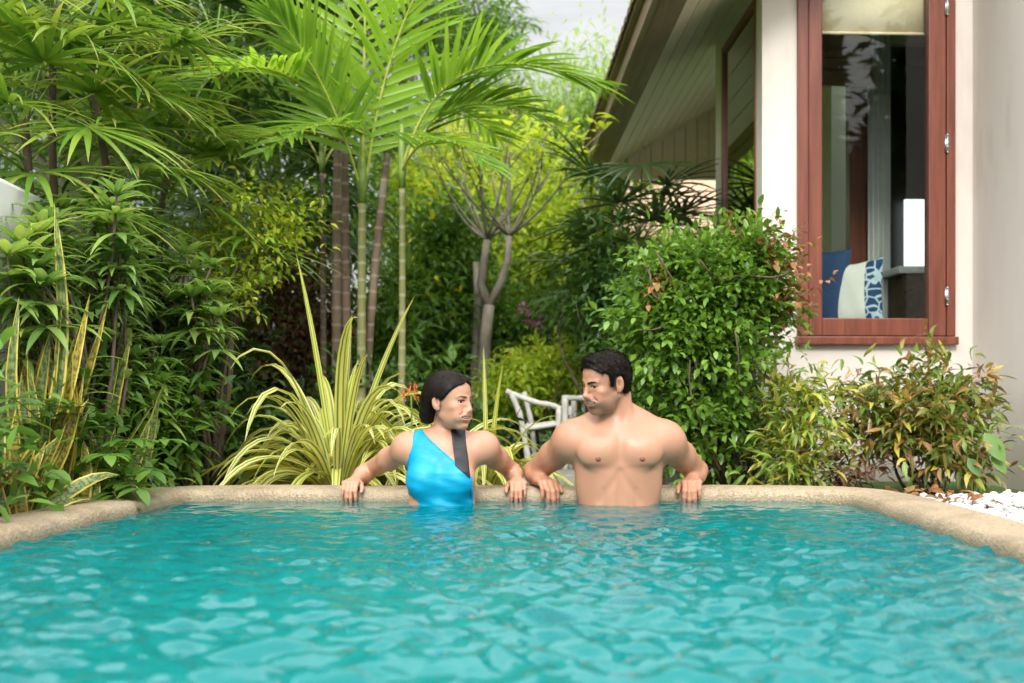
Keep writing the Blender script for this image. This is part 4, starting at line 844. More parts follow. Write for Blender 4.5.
# ------------------------------------------------------------------ people: one continuous surface each, grown from a smooth-blended field
def axis(segs):
    out=[segs[0][0]]
    for a,b,h in segs:
        n=max(1,int(round((b-a)/h))); out+=list(np.linspace(a,b,n+1)[1:])
    return np.array(out)
class Field:
    def __init__(s,xs,ys,zs): s.ax=(xs,ys,zs); s.F=np.full((len(xs),len(ys),len(zs)),1.,np.float32); s.M=np.eye(4)
    def frame(s,M=None): s.M=np.eye(4) if M is None else np.asarray(M)
    def _sl(s,c,r):
        sl=[]
        for k in range(3):
            a=s.ax[k]; i=np.searchsorted(a,c[k]-r[k]); j=np.searchsorted(a,c[k]+r[k]); sl.append(slice(max(0,i-1),min(len(a),j+1)))
        return tuple(sl)
    def _loc(s,sl):
        x=s.ax[0][sl[0]][:,None,None]; y=s.ax[1][sl[1]][None,:,None]; z=s.ax[2][sl[2]][None,None,:]
        R=s.M[:3,:3]; t=s.M[:3,3]; x=x-t[0]; y=y-t[1]; z=z-t[2]
        return [(R[0,k]*x+R[1,k]*y+R[2,k]*z).astype(np.float32) for k in range(3)]
    def w(s,p): return s.M[:3,:3]@np.asarray(p,float)+s.M[:3,3]
    def _mix(s,sl,d,k,op):
        f=s.F[sl]
        if op=='u': h=np.clip(.5+.5*(f-d)/k,0,1); s.F[sl]=f*(1-h)+d*h-k*h*(1-h)
        else: h=np.clip(.5-.5*(f+d)/k,0,1); s.F[sl]=f*(1-h)-d*h+k*h*(1-h)
    def ell(s,c,r,k=.02,op='u',rot=None):
        r=np.asarray(r,float); R=np.full(3,r.max()+.035+k); sl=s._sl(s.w(c),R)
        if any(q.stop-q.start<1 for q in sl): return
        p=s._loc(sl); p=[p[i]-c[i] for i in range(3)]
        if rot is not None:
            Q=np.array(Matrix.Rotation(rot[0],3,rot[1])); p=[Q[0,i]*p[0]+Q[1,i]*p[1]+Q[2,i]*p[2] for i in range(3)]
        k0=np.sqrt(sum((p[i]/r[i])**2 for i in range(3)))+1e-6; k1=np.sqrt(sum((p[i]/r[i]**2)**2 for i in range(3)))+1e-6
        s._mix(sl,k0*(k0-1)/k1,k,op)
    def cap(s,a,b,ra,rb,k=.02,op='u',fl=None):
        """tapered capsule; fl=(axis vector, factor) squashes the section along that axis"""
        a=np.asarray(a,float); b=np.asarray(b,float); wa,wb=s.w(a),s.w(b); c=(wa+wb)/2; r=np.abs(wa-wb)/2+max(ra,rb)+.035+k
        sl=s._sl(c,r)
        if any(q.stop-q.start<1 for q in sl): return
        p=s._loc(sl); ba=b-a; L2=max(1e-9,float(ba@ba)); q=[p[i]-a[i] for i in range(3)]
        t=np.clip((q[0]*ba[0]+q[1]*ba[1]+q[2]*ba[2])/L2,0,1); e=[q[i]-ba[i]*t for i in range(3)]
        if fl is not None:
            n=np.asarray(fl[0],float); dn=e[0]*n[0]+e[1]*n[1]+e[2]*n[2]; e=[e[i]+n[i]*dn*(1/fl[1]-1) for i in range(3)]
        s._mix(sl,np.sqrt(e[0]**2+e[1]**2+e[2]**2)-(ra+(rb-ra)*t),k,op)
def surface_net(F,ax):
    nx,ny,nz=F.shape; neg=F<0; cs=neg[:-1,:-1,:-1].astype(np.int8)
    for dx,dy,dz in ((1,0,0),(0,1,0),(0,0,1),(1,1,0),(1,0,1),(0,1,1),(1,1,1)):
        cs=cs+neg[dx:nx-1+dx,dy:ny-1+dy,dz:nz-1+dz]
    I=np.argwhere((cs>0)&(cs<8)); idx=np.full((nx-1,ny-1,nz-1),-1,np.int64); idx[I[:,0],I[:,1],I[:,2]]=np.arange(len(I))
    acc=np.zeros((len(I),3)); cnt=np.zeros(len(I))
    corners=[(a,b,c) for a in (0,1) for b in (0,1) for c in (0,1)]
    for ca in corners:
        for k in range(3):
            if ca[k]: continue
            cb=list(ca); cb[k]=1
            A_=[I[:,i]+ca[i] for i in range(3)]; B_=[I[:,i]+cb[i] for i in range(3)]
            fa=F[A_[0],A_[1],A_[2]]; fb=F[B_[0],B_[1],B_[2]]; m=(fa<0)!=(fb<0); t=np.where(m,fa/np.where(fa==fb,1,fa-fb),0)
            for i in range(3):
                pa=ax[i][A_[i]]; pb=ax[i][B_[i]]; acc[:,i]+=np.where(m,pa+(pb-pa)*t,0)
            cnt+=m
    V=acc/cnt[:,None]; Q=[]
    for k in range(3):
        a,b=(k+1)%3,(k+2)%3; sl0=[slice(None)]*3; sl1=[slice(None)]*3
        sl0[k]=slice(0,-1); sl1[k]=slice(1,None)
        n0=neg[tuple(sl0)]; n1=neg[tuple(sl1)]; E=np.argwhere(n0!=n1)
        E=E[(E[:,a]>0)&(E[:,b]>0)&(E[:,a]<F.shape[a]-1)&(E[:,b]<F.shape[b]-1)]
        def g(da,db):
            c=E.copy(); c[:,a]-=da; c[:,b]-=db; return idx[c[:,0],c[:,1],c[:,2]]
        q=np.stack([g(1,1),g(0,1),g(0,0),g(1,0)],1); fl=~n0[E[:,0],E[:,1],E[:,2]]
        q[fl]=q[fl][:,::-1]; Q.append(q[(q>=0).all(1)])
    return V,np.concatenate(Q)
def relax(V,Q,it=2,lam=.5):
    e=np.concatenate([Q[:,[i,(i+1)%4]] for i in range(4)]); e=np.concatenate([e,e[:,::-1]])
    for _ in range(it):
        c=np.bincount(e[:,0],minlength=len(V)); s=np.stack([np.bincount(e[:,0],V[e[:,1],k],minlength=len(V)) for k in range(3)],1)
        V=V+(s/np.maximum(c,1)[:,None]-V)*lam
    return V
def field_mesh(name,F,ax,mats,parent,it=2,tint=None):
    V,Q=surface_net(F,ax); V=relax(V,Q,it)
    mb=MB(); mb.add(V,Q); o=mb.build(name,mats,parent)
    if tint is not None:
        c=np.clip(tint(V),0,1); a=o.data.color_attributes.new('tint','FLOAT_COLOR','POINT')
        a.data.foreach_set('color',np.c_[c,np.ones(len(c))].astype(np.float32).ravel())
    return o
def rig(loc,yaw,pitch,roll=0.):
    """head frame: local -Y is the face, +Z up; yaw turns the face toward +X"""
    M=Matrix.Translation(loc)@Matrix.Rotation(yaw,4,'Z')@Matrix.Rotation(roll,4,'Y')@Matrix.Rotation(pitch,4,'X'); return np.array(M)
def mk_skin(name,rough=.42):
    m,nt,out=new_mat(name); at_=node(nt,'ShaderNodeVertexColor',layer_name='tint'); co=objco(nt)
    n=noise(nt,28,5,co); n2=noise(nt,260,3,co); c=mix(nt,mth(nt,'MULTIPLY',n,.22),at_.outputs[0],mix(nt,1.,at_.outputs[0],(1.05,.72,.62),'MULTIPLY'))
    ro=ramp(nt,noise(nt,16,4,co),[(.35,(.36,.36,.36)),(.65,(.54,.54,.54))]); fre=noise(nt,420,1,co); c=mix(nt,ramp(nt,fre,[(.70,(0,0,0)),(.76,(.45,.45,.45))]),c,mix(nt,1.,c,(.62,.45,.38),'MULTIPLY'))
    b=finish(nt,out,c,ro,bump(nt,n2,.12,.001),.5,**{'Subsurface Weight':.22,'Subsurface Radius':(.012,.005,.003),'Subsurface Scale':.6}); return m
MSKIN=mk_skin('skin')
m,nt,out=new_mat('dark_hair'); n=noise(nt,150,3,objco(nt,(.5,.25,1)),.6,.5)
finish(nt,out,ramp(nt,n,[(.35,(.004,.003,.0025)),(.65,(.015,.0095,.007))]),.48,bump(nt,n,.5,.003),.14); MHAIR=m
m,nt,out=new_mat('eye'); tc=nt.nodes.new('ShaderNodeTexCoord'); sp=node(nt,'ShaderNodeSeparateXYZ',{0:tc.outputs['Object']})
rr_=mth(nt,'SQRT',mth(nt,'ADD',mth(nt,'POWER',sp.outputs[0],2.),mth(nt,'POWER',sp.outputs[2],2.)))
finish(nt,out,ramp(nt,mth(nt,'MULTIPLY',rr_,100.),[(0,(.004,.003,.002)),(.26,(.004,.003,.002)),(.30,(.045,.02,.01)),(.62,(.02,.010,.006)),(.70,(.38,.35,.33))]),.08); MEYE=m
MTEETH=plain_mat('teeth',(.80,.76,.70),.25,var=.03)
def tealcloth(name,col):
    m,nt,out=new_mat(name); n=noise(nt,9,3,objco(nt,(1,1,2.6)),.5,.8); f=noise(nt,420,2)
    c=ramp(nt,n,[(.3,tuple(x*.88 for x in col)),(.7,tuple(min(1,x*1.08) for x in col))])
    finish(nt,out,c,.5,bump(nt,mth(nt,'ADD',n,mth(nt,'MULTIPLY',f,.08)),.35,.01),.4); return m
MSUIT=tealcloth('turquoise_swim_fabric',(.0,.30,.52)); MSTRAP=tealcloth('black_swim_fabric',(.012,.012,.014)); MSHORT=tealcloth('navy_swim_fabric',(.015,.03,.08))

GH={True:.955,False:.93}
def head(fd,M,male):
    fd.frame(M); E=fd.ell; C=fd.cap; g=GH[male]
    s=lambda *p: tuple(np.array(p)*g)
    E(s(0,.014,.045),s(.076,.096,.082),.02); E(s(0,-.036,.052),s(.062,.055,.056),.03)
    E(s(0,-.034,-.012),s(.062,.060,.080),.03)
    jw=1. if male else .72
    E(s(0,-.036,-.062),s(.054*jw,.056,.046),.025); E(s(0,-.083 if male else -.079,-.092 if male else -.089),s(.023*jw,.019,.018 if male else .016),.020)
    for q in (-1,1):
        C(s(q*.057*jw,.000,-.048),s(q*.022*jw,-.076,-.092),.014*g,.013*g,.022)
        E(s(q*(.045 if male else .042),-.066,-.014),s(.021,.020,.018),.02); E(s(q*.034,-.078,-.038),s(.017,.015,.018),.018); E(s(q*.036,-.066,-.055),s(.020,.022,.024) if male else s(.017,.020,.021),.025)
        C(s(q*.014,-.092,.031),s(q*.045,-.078,.032),(.0085 if male else .004)*g,(.006 if male else .004)*g,.013)
        E(s(q*.031,-.098,.013),s(.0165,.013,.0105),.010,'s')
        # lids round the eyeball with an almond opening
        E(s(q*.031,-.0785,.0194 if male else .0214),s(.0155,.0125,.0065),.004); E(s(q*.031,-.079,.0026 if male else .0014),s(.0150,.0115,.0055),.004)
        E(s(q*.077,.010,.000),s(.0085,.020,.033),.006,rot=(math.radians(-12),'X')); E(s(q*.0845,.003,.005),s(.0065,.0095,.018),.003,'s')
        E(s(q*.074,-.002,-.026),s(.006,.008,.009),.006)
    nt_=0. if male else .0045; C(s(0,-.094,.022),s(0,-.113+nt_,-.018),.0085*g,.0105*g,.012); E(s(0,-.1165+nt_,-.021),s(*((.0115,.011,.010) if male else (.0098,.0095,.0088))),.008)
    for q in (-1,1): E(s(q*.0115,-.105,-.027),s(.0085,.010,.008),.006); (E(s(q*.006,-.113,-.0335),s(.003,.004,.002),.003,'s') if male else None)
    E(s(0,-.0965,-.0390),s(.017,.0105,.0085),.010)
    C(s(0,-.1035,-.030),s(0,-.1030,-.046),.0060*g,.0050*g,.014); [C(s(q*.014,-.1005,-.030),s(q*.016,-.1000,-.045),.0055*g,.0050*g,.014) for q in (-1,1)]
    # mouth: a wide smile, lips drawn back over the teeth
    E(s(0,-.085,-.054),s(.045,.0175,.023),.016)
    for q in (-1,1):
        for (xa,ya,za),(xb,yb,zb),ra,rb in (((0,-.1030,-.0475),(.020,-.1008,-.0462),.0042,.0038),((.020,-.1008,-.0462),(.0390,-.0910,-.0415),.0038,.0024),
                                            ((0,-.1015,-.0660),(.019,-.0990,-.0625),.0056,.0050),((.019,-.0990,-.0625),(.0390,-.0910,-.0428),.0050,.0024)):
            C(s(q*xa,ya,za),s(q*xb,yb,zb),ra*g,rb*g,.005)
        C(s(q*.021,-.1035,-.026),s(q*.041,-.0935,-.044),(.002 if male else .0005)*g,(.002 if male else .0005)*g,.012,'s')
    E(s(0,-.1035,-.0552),s(.0250,.0170,.0058),.003,'s')
    for q in (-1,1): E(s(q*.021,-.1010,-.0525),s(.0165,.0150,.0042),.003,'s')
    E(s(0,-.101,-.0765),s(.017,.006,.006),.008,'s')
    fd.frame()
def head_paint(M,male,base,V,col):
    g=GH[male]; R=M[:3,:3]; p=((V-M[:3,3])@R)/g; x,y,z=np.abs(p[:,0]),p[:,1],p[:,2]
    def blend(w,c): nonlocal col; w=np.clip(w,0,1)[:,None]; col=col*(1-w)+np.asarray(c)*w
    near=(np.abs(p)<.14).all(1)
    gs=lambda d,wd: np.exp(-(d/wd)**2)
    blush=near*gs(np.sqrt((x-.045)**2+(z+.02)**2),.022)*(y<-.03)*.35; blend(blush,np.array(base)*np.array([1.02,.72,.68]))
    if male:
        zs=-.026-.5*np.clip(.045-np.abs(y+.045),0,1)*0
        st=near*np.clip(((-.030-z)/.012),0,1)*np.clip((.012-y)/.02,0,1)*np.clip((z+.108)/.012,0,1)*.9
        cheek=np.clip((x-.030)/.012,0,1)*np.clip((z+.058)/.014,0,1)*np.clip((-.028-y)/.02,0,1)    # bare cheek above the beard line
        st=st*(1-cheek*.85); blend(st*(.50+.12*np.sin(p[:,0]*2600)*np.sin(p[:,2]*2300+p[:,1]*900)),(.055,.035,.026))
        mo=near*gs(z+.040,.0055)*(x<.028)*(y<-.08); blend(mo*.45,(.03,.018,.013))
        bd=near*gs(np.sqrt((x*.7)**2+(z+.084)**2),.014)*(y<-.06); blend(bd*.55,(.04,.025,.018))
    up_=-.0475+.0060*(x/.038)**2; lo_=-.0660+.0235*(x/.038)**2
    lip=near*(y<-.078)*(x<.0370)*(np.clip((.0046-np.abs(z-up_)*1.0)/.0015,0,1)+np.clip((.0060*(1-(x/.043)**2)-np.abs(z-lo_))/.0015,0,1))
    blend(np.clip(lip,0,1)*.6,(.38,.17,.13) if male else (.56,.19,.17))
    mouth=near*(y<-.068)*(x<.034)*np.clip((z-lo_-.004)/.001,0,1)*np.clip((up_-.0030-z)/.001,0,1)*np.clip((y+.1005+.35*x)/.002,0,1); blend(mouth*.7,(.42,.14,.12))
    bz=(.0275 if male else .0290)+.004*np.sin(np.clip((x-.012)/.04,0,1)*2.6); br=near*(y<-.055)*np.clip(((.0062 if male else .0046)-(np.clip((x-.02)/.03,0,1)*.0022)-np.abs(z-bz)) /.0018,0,1)*np.clip((x-.010)/.003,0,1)*np.clip((.050-x)/.004,0,1)
    blend(br*(1. if male else .95),(.010,.006,.004))
    la=near*(y<-.070)*np.clip(((.0026 if male else .0036)-np.abs(z-(.0172-.0028*((x-.031)/.015)**2)))/.0012,0,1)*(np.abs(x-.031)<.0165); el=near*(y<-.070)*np.clip((.0016-np.abs(z-(.0068+.0030*((x-.031)/.015)**2)))/.001,0,1)*(np.abs(x-.031)<.0150); blend(el*.6,(.06,.03,.02))
    con=near*np.clip(1.2-np.sqrt(((x-.083)/.012)**2+((y-.003)/.0095)**2+((z-.004)/.018)**2),0,1)*(x>.072)*(p[:,1]>-.012); blend(con*.8,np.array(base)*np.array([.62,.42,.36]))  # inner ear: skin redness, plus the hollow's shade painted into the tint
    blend(la*.95,(.012,.007,.006))
    return col
def face_parts(root,M,male):
    g=GH[male]; P0=np.array(parent_world(root)); R=Matrix(M[:3,:3].tolist())
    for q in (-1,1):
        mb=MB(); mb.ellipsoid((0,0,0),(.0118*g,)*3,18,12); o=mb.build('eye',MEYE); o.parent=root
        c=M[:3,:3]@(np.array([q*.031,-.0775,.0115])*g)+M[:3,3]-P0; o.location=tuple(c); o.rotation_euler=(R@Matrix.Rotation(math.radians(14 if male else -14),3,'Z')).to_euler()
    mb=MB(); n=14; a=np.linspace(-1.05,1.05,n); xx=np.sin(a)*.0405*g; yy=(-.1018+.020*(1-np.cos(a)))*g
    top,bot=-.0490*g,-.0590*g; zt=top+.0055*g*(xx/.038/g)**2; zb_=bot+.0135*g*(xx/.038/g)**2
    v=np.concatenate([np.c_[xx,yy,zt],np.c_[xx,yy,zb_],np.c_[xx,yy+.004,zt],np.c_[xx,yy+.004,zb_]])@M[:3,:3].T+M[:3,3]; i=np.arange(n-1)
    mb.add(v,np.concatenate([np.stack([i,i+1,i+n+1,i+n],1),np.stack([i+2*n+1,i+2*n,i+3*n,i+3*n+1],1),np.stack([i,i+2*n,i+2*n+1,i+1],1),np.stack([i+n,i+n+1,i+3*n+1,i+3*n],1)])); mb.build('teeth',MTEETH,root)
def hand(fd,wrist,fwd,lat,thumb,sc=1.,drop=1.,rk=1.):
    """palm on the coping top, four fingers folded down over its lip; fwd: toward the water, lat: unit toward the little finger"""
    w=np.asarray(wrist,float); f=nrm(np.asarray(fwd,float)); l=np.asarray(lat,float); up=np.array([0,0,1.])
    kn=w+f*.078*sc
    fd.cap(w,w+f*.030*sc,.026*sc*rk,.027*sc,.015,fl=(up,.72)); 
    for k in range(4):
        o=(k-1.5)*.0195*sc; a=w+l*o*.72+f*.012*sc; b=kn+l*o-f*.006*abs(k-1.2)*sc+up*.004; fd.cap(a,b,.0135*sc,.0120*sc,.012)
    r=np.array([.0095,.0098,.0094,.0082])*sc*rk; Ls=np.array([.040,.044,.041,.032])*sc
    for k in range(4):
        o=(k-1.5)*.0190*sc; b=kn+l*o-f*.006*abs(k-1.2)*sc+up*.003
        d1=nrm(f*.72-up*.62*drop); c=b+d1*Ls[k]; d2=nrm(f*.10-up*1.*drop+l*.02*(k-1.5)); d=c+d2*Ls[k]*.66; d3=nrm(-f*.22-up); e=d+d3*Ls[k]*.5
        fd.ell(b+up*.002,(r[k]*1.15,)*3,.006); fd.cap(b,c,r[k]*1.05,r[k],.004); fd.cap(c,d,r[k]*1.02,r[k]*.92,.003); fd.cap(d,e,r[k]*.92,r[k]*.78,.003)
    # thumb from the side of the palm near its base
    t0=w-l*thumb*.018*sc+f*.018*sc; t0=w+l*(-.018*sc)*thumb+f*.018*sc; t1=t0+(-l*thumb*.024+f*.026-up*.004)*sc; t2=t1+(-l*thumb*.010+f*.028-up*.014)*sc; t3=t2+(f*.018-up*.012)*sc
    fd.cap(t0,t1,.015*sc,.0115*sc,.012); fd.cap(t1,t2,.0112*sc,.0098*sc,.005); fd.cap(t2,t3,.0098*sc,.0078*sc,.004)
def arm(fd,sh,el,wr,r,k=.03):
    sh,el,wr=[np.asarray(q,float) for q in (sh,el,wr)]
    m=sh+(el-sh)*.45; fd.cap(sh,m,r[0],r[1],k); fd.cap(m,el,r[1],r[2],.025)
    fd.ell(el,(r[2]*1.0,)*3,.012); m2=el+(wr-el)*.38; fd.cap(el,m2,r[2]*.95,r[3],.010); fd.cap(m2,wr,r[3],r[4],.02)
def legs(fd,cx,cy,m=1.):
    for q in (-1,1):
        fd.cap((cx+q*.088*m,cy,-.30),(cx+q*.095*m,cy-.045,-.68),.088*m,.057*m,.04); fd.cap((cx+q*.095*m,cy-.045,-.68),(cx+q*.098*m,cy+.01,-1.07),.055*m,.037*m,.03)
        fd.cap((cx+q*.098*m,cy+.01,-1.105),(cx+q*.115*m,cy-.17,-1.125),.036*m,.026*m,.03)

# ---- the man
mx,my=.262,4.775
man=empty('person',(mx,my,-1.14),'bare chested man with short dark hair and stubble leaning back on the pool edge','person')
ax=(axis([(mx-.43,mx-.13,.0042),(mx-.13,mx+.07,.0026),(mx+.07,mx+.45,.0042)]),axis([(4.5,4.58,.006),(4.58,4.86,.0027),(4.86,5.18,.0042)]),axis([(-1.19,-.04,.015),(-.04,.33,.0040),(.33,.64,.0023)]))
fd=Field(*ax); E,C=fd.ell,fd.cap
E((mx,my,.165),(.154,.100,.20),.03); E((mx,my+.02,.23),(.168,.085,.115),.04)
E((mx,my,-.04),(.140,.092,.20),.05); E((mx,my+.005,-.28),(.158,.105,.14),.05); legs(fd,mx,my)
SL=np.array([mx-.188,my+.035,.250]); SR=np.array([mx+.194,my+.035,.247])
EL=np.array([-.082,5.09,.112]); ER=np.array([.614,5.09,.115]); WL=np.array([-.052,4.955,.080]); WR=np.array([.572,4.955,.080])
for q,S_ in ((-1,SL),(1,SR)):
    E((mx+q*.082,my-.068,.205),(.083,.042,.062),.022); E((mx+q*.05,my-.062,.225),(.06,.036,.05),.03)      # pectorals
    E((mx+q*.135,my+.03,.11),(.040,.062,.135),.04)                                  # lats
    C((mx+q*.03,my+.030,.375),(mx+q*.165,my+.04,.296),.034,.040,.06)                # trapezius
    C((mx+q*.02,my-.048,.285),(mx+q*.17,my-.005,.305),.012,.013,.022)               # collar bone
    E(S_+np.array([q*.006,0,-.004]),(.056,.060,.062),.06); C((mx+q*.12,my-.03,.24),S_,.05,.056,.04)
arm(fd,SL,EL,WL,(.057,.055,.041,.043,.028),.06); arm(fd,SR,ER,WR,(.057,.055,.041,.043,.028),.06)
C(SL+(EL-SL)*.25+[0,-.012,-.012],SL+(EL-SL)*.7+[0,-.012,-.012],.040,.040,.03); C(SR+(ER-SR)*.25+[0,-.012,-.012],SR+(ER-SR)*.7+[0,-.012,-.012],.040,.040,.03)
# grooves: breast bone, midline, rib arch, under the pectorals
C((mx,my-.112,.26),(mx,my-.116,.15),.007,.006,.030,'s'); C((mx,my-.106,.13),(mx,my-.099,-.10),.007,.008,.026,'s')
for q in (-1,1):
    C((mx+q*.012,my-.115,.118),(mx+q*.085,my-.088,.02),.006,.006,.022,'s'); C((mx+q*.025,my-.119,.146),(mx+q*.115,my-.096,.142),.006,.006,.020,'s')
    C((mx+q*.068,my-.094,.06),(mx+q*.064,my-.086,-.10),.003,.003,.020,'s')
    E((mx+q*.086,my-.1085,.184),(.0055,.0045,.0055),.006)
HM=rig((mx-.050,my-.046,.478),math.radians(-56),math.radians(15),math.radians(3))
neckb=np.array([mx,my+.022,.30]); fd.frame()
C(neckb,(mx-.030,my-.012,.43),.060,.056,.03); C((mx-.025,my-.052,.285),(mx+.030,my-.005,.44),.012,.014,.022); C((mx+.03,my-.052,.285),(mx+.035,my+.005,.43),.010,.012,.02)
E((mx-.04,my-.075,.385),(.016,.014,.016),.022)
head(fd,HM,True)
hand(fd,WL,(.42,-1,-.10),(-.92,-.39,0),1,1.06,rk=1.06); hand(fd,WR,(-.10,-1,-.10),(1,0,0),1,1.06,rk=1.06)
SKM=np.array([.42,.218,.135])
def tint_m(V):
    c=np.repeat(SKM[None],len(V),0)
    for q in (-1,1):
        d=np.linalg.norm((V-np.array([mx+q*.086,my-.108,.184]))*np.array([1,.6,1.1]),axis=1); w=np.clip((.0125-d)/.003,0,1)[:,None]; c=c*(1-w)+np.array([.22,.075,.05])*w
    for W_ in (WL,WR):
        d=np.linalg.norm(V-(W_+np.array([0,-.10,-.03])),axis=1); w=(np.exp(-(d/.06)**2)*.35)[:,None]; c=c*(1-w)+SKM*np.array([1.05,.80,.76])*w
    return head_paint(HM,True,SKM,V,c)
field_mesh('body',fd.F,ax,MSKIN,man,2,tint_m); face_parts(man,HM,True)
# shorts
x,y,z=np.meshgrid(*ax,indexing='ij',sparse=True); S=np.maximum(np.maximum(fd.F-.007,z+.13),-(z+.58))
sl=(slice(None),slice(None),slice(0,int(np.searchsorted(ax[2],-.05)))); field_mesh('swim_shorts',S[sl],(ax[0],ax[1],ax[2][sl[2]]),MSHORT,man,1)
def hair_field(M,g,hl,thick,res=.0026,extra=None,noise_amp=0.,back=None):
    R=M[:3,:3]; c=M[:3,3]; a=[axis([(c[k]-.17,c[k]+.17,res)]) for k in range(3)]; h=Field(*a); h.frame(M); s=lambda *p: tuple(np.array(p)*g)
    h.ell(s(0,.014,.045),tuple(np.array(s(.076,.096,.082))+thick),.02); h.ell(s(0,-.036,.052),tuple(np.array(s(.062,.055,.056))+thick*.8),.03)
    if extra: extra(h,s)
    p=[q/g for q in h._loc((slice(None),)*3)]; ax_=np.abs(p[0]); y,z=p[1],p[2]
    return h,a,p
def hl_curve(y,pts):
    pts=np.array(pts); return np.interp(y,pts[:,0],pts[:,1]).astype(np.float32)
def man_extra(h,s):
    h.ell(s(0,-.045,.112),(.045,.038,.020),.02); h.ell(s(0,.055,-.005),(.062,.045,.062),.03)
h,a,p=hair_field(HM,.955,None,.0095,extra=man_extra)
lim=hl_curve(p[1]+.02*np.clip(np.abs(p[0])-.03,0,1)*0,[(-.12,.098),(-.078,.088),(-.060,.074),(-.046,.060),(-.034,.050),(-.031,-.004),(-.016,-.012),(-.012,.036),(.022,.036),(.030,-.02),(.06,-.055),(.10,-.062)])
lim=lim+np.clip((np.abs(p[0])-.030)/.03,0,1)*(p[1]<-.055)*(-.012)
nz_=.0010*(np.sin(p[0]*310+np.sin(p[1]*190)*2)+np.sin(p[1]*270+p[2]*160))*(p[2]>.06)
Fh=np.maximum(h.F+nz_.astype(np.float32),(lim-p[2])*.8); Fh=np.maximum(Fh,-(np.sqrt(((np.abs(p[0])-.079)/.016)**2+((p[1]-.012)/.028)**2+((p[2]+.0)/.038)**2)-1)*.016)
hr=field_mesh('hair',Fh,a,MHAIR,man,1)
# short locks over the crown of his head
def locks(root,M,g,n,L,W,sel,seed,flow):
    rg=np.random.default_rng(seed); d=rg.normal(0,1,(n,3)); d/=np.linalg.norm(d,axis=1,keepdims=True); P=d*np.array([.086,.106,.093])*g+np.array([0,.010,.045])*g
    k=sel(P/g); P=P[k]; d=d[k]; fl=flow(P/g); dd=nrm(fl+d*.35+rg.normal(0,.22,P.shape)); R=M[:3,:3]; mb=MB()
    blades(mb,(P-d*.004)@R.T+M[:3,3],dd@R.T,L*rg.uniform(.6,1.2,len(P)),W,.2,3,'lance',.3,side=np.cross(dd,d)@R.T); return mb
def strands(hair,root,M,g,n,L,W,flow,seed,lift=.12,jit=.12,sel=None):
    """fine locks laid along the hair surface"""
    rg=np.random.default_rng(seed); me=hair.data; nv=len(me.vertices); V=np.zeros(nv*3,np.float32); me.vertices.foreach_get('co',V); V=V.reshape(-1,3)
    N=np.zeros(nv*3,np.float32); me.vertex_normals.foreach_get('vector',N); N=N.reshape(-1,3); R=M[:3,:3]; P0=np.array(parent_world(root))
    loc=((V+P0-M[:3,3])@R)/g; k=np.arange(nv) if sel is None else np.where(sel(loc))[0]; k=k[rg.integers(0,len(k),n)]
    fl=flow(loc[k])@R.T; fl=nrm(fl-N[k]*np.sum(fl*N[k],1,keepdims=True)); d=nrm(fl+N[k]*lift+rg.normal(0,jit,(n,3)))
    mb=MB(); blades(mb,V[k]+P0-N[k]*.001,d,L*rg.uniform(.6,1.2,n),W*rg.uniform(.7,1.3,n),0.,3,'lance',.3,side=np.cross(fl,N[k])); o=mb.build('hair_locks',MHAIR,hair); return o
strands(hr,man,HM,.955,9000,.016,.0014,lambda q:np.stack([q[:,0]*3,-.6+q[:,1]*0,.5*np.clip(q[:,2]*10,-1,1)],1),5,.28,.18)
# ---- the woman
wx,wy=-.4425,4.775
wom=empty('person',(wx,wy,-1.14),'woman in a turquoise one shoulder swimsuit with dark hair tied low','person')
ax=(axis([(wx-.46,wx-.05,.0042),(wx-.05,wx+.14,.0026),(wx+.14,wx+.40,.0042)]),axis([(4.52,4.6,.006),(4.6,4.86,.0027),(4.86,5.18,.0042)]),axis([(-1.19,-.04,.015),(-.04,.27,.0040),(.27,.57,.0023)]))
fd=Field(*ax); E,C=fd.ell,fd.cap
E((wx+.003,wy,.13),(.130,.090,.18),.03); E((wx+.01,wy+.02,.205),(.138,.070,.085),.04); E((wx,wy,-.05),(.136,.088,.20),.05); E((wx,wy+.005,-.28),(.165,.11,.15),.06); legs(fd,wx,wy,.93)
for q in (-1,1): E((wx+.004+q*.066,wy-.066,.105),(.068,.058,.070),.035)
SL=np.array([wx-.142,wy+.04,.220]); SR=np.array([wx+.166,wy+.04,.224])
for q,S_ in ((-1,SL),(1,SR)):
    C((wx+.012+q*.02,wy+.03,.285),(wx+.012+q*.125,wy+.04,.240),.026,.028,.04); C((wx+.012+q*.018,wy-.035,.245),(wx+.012+q*.125,wy+.0,.258),.009,.010,.02)
    E(S_,(.046,.048,.052),.05); C((wx+.012+q*.09,wy-.01,.20),S_,.040,.044,.04)
TORSO=fd.F.copy()
EL=np.array([-.785,5.11,.110]); ER=np.array([-.178,5.11,.112]); WL=np.array([-.822,4.955,.076]); WR=np.array([-.146,4.955,.076])
arm(fd,SL,EL,WL,(.045,.045,.036,.036,.022),.05); arm(fd,SR,ER,WR,(.045,.045,.036,.036,.022),.05)
HW=rig((wx+.030,wy-.045,.405),math.radians(60),math.radians(5),math.radians(0))
C((wx+.010,wy+.028,.235),(wx+.012,wy-.008,.37),.043,.039,.025); C((wx+.022,wy-.045,.232),(wx-.016,wy+.005,.355),.009,.010,.018); C((wx+.0,wy-.045,.235),(wx-.022,wy+.005,.35),.007,.008,.016)
head(fd,HW,False); fd.frame()
hand(fd,WL,(-.06,-1,-.10),(-1,0,0),1,.93,rk=.95); hand(fd,WR,(.06,-1,-.10),(1,0,0),1,.93,rk=.95)
SKW=np.array([.49,.262,.170])
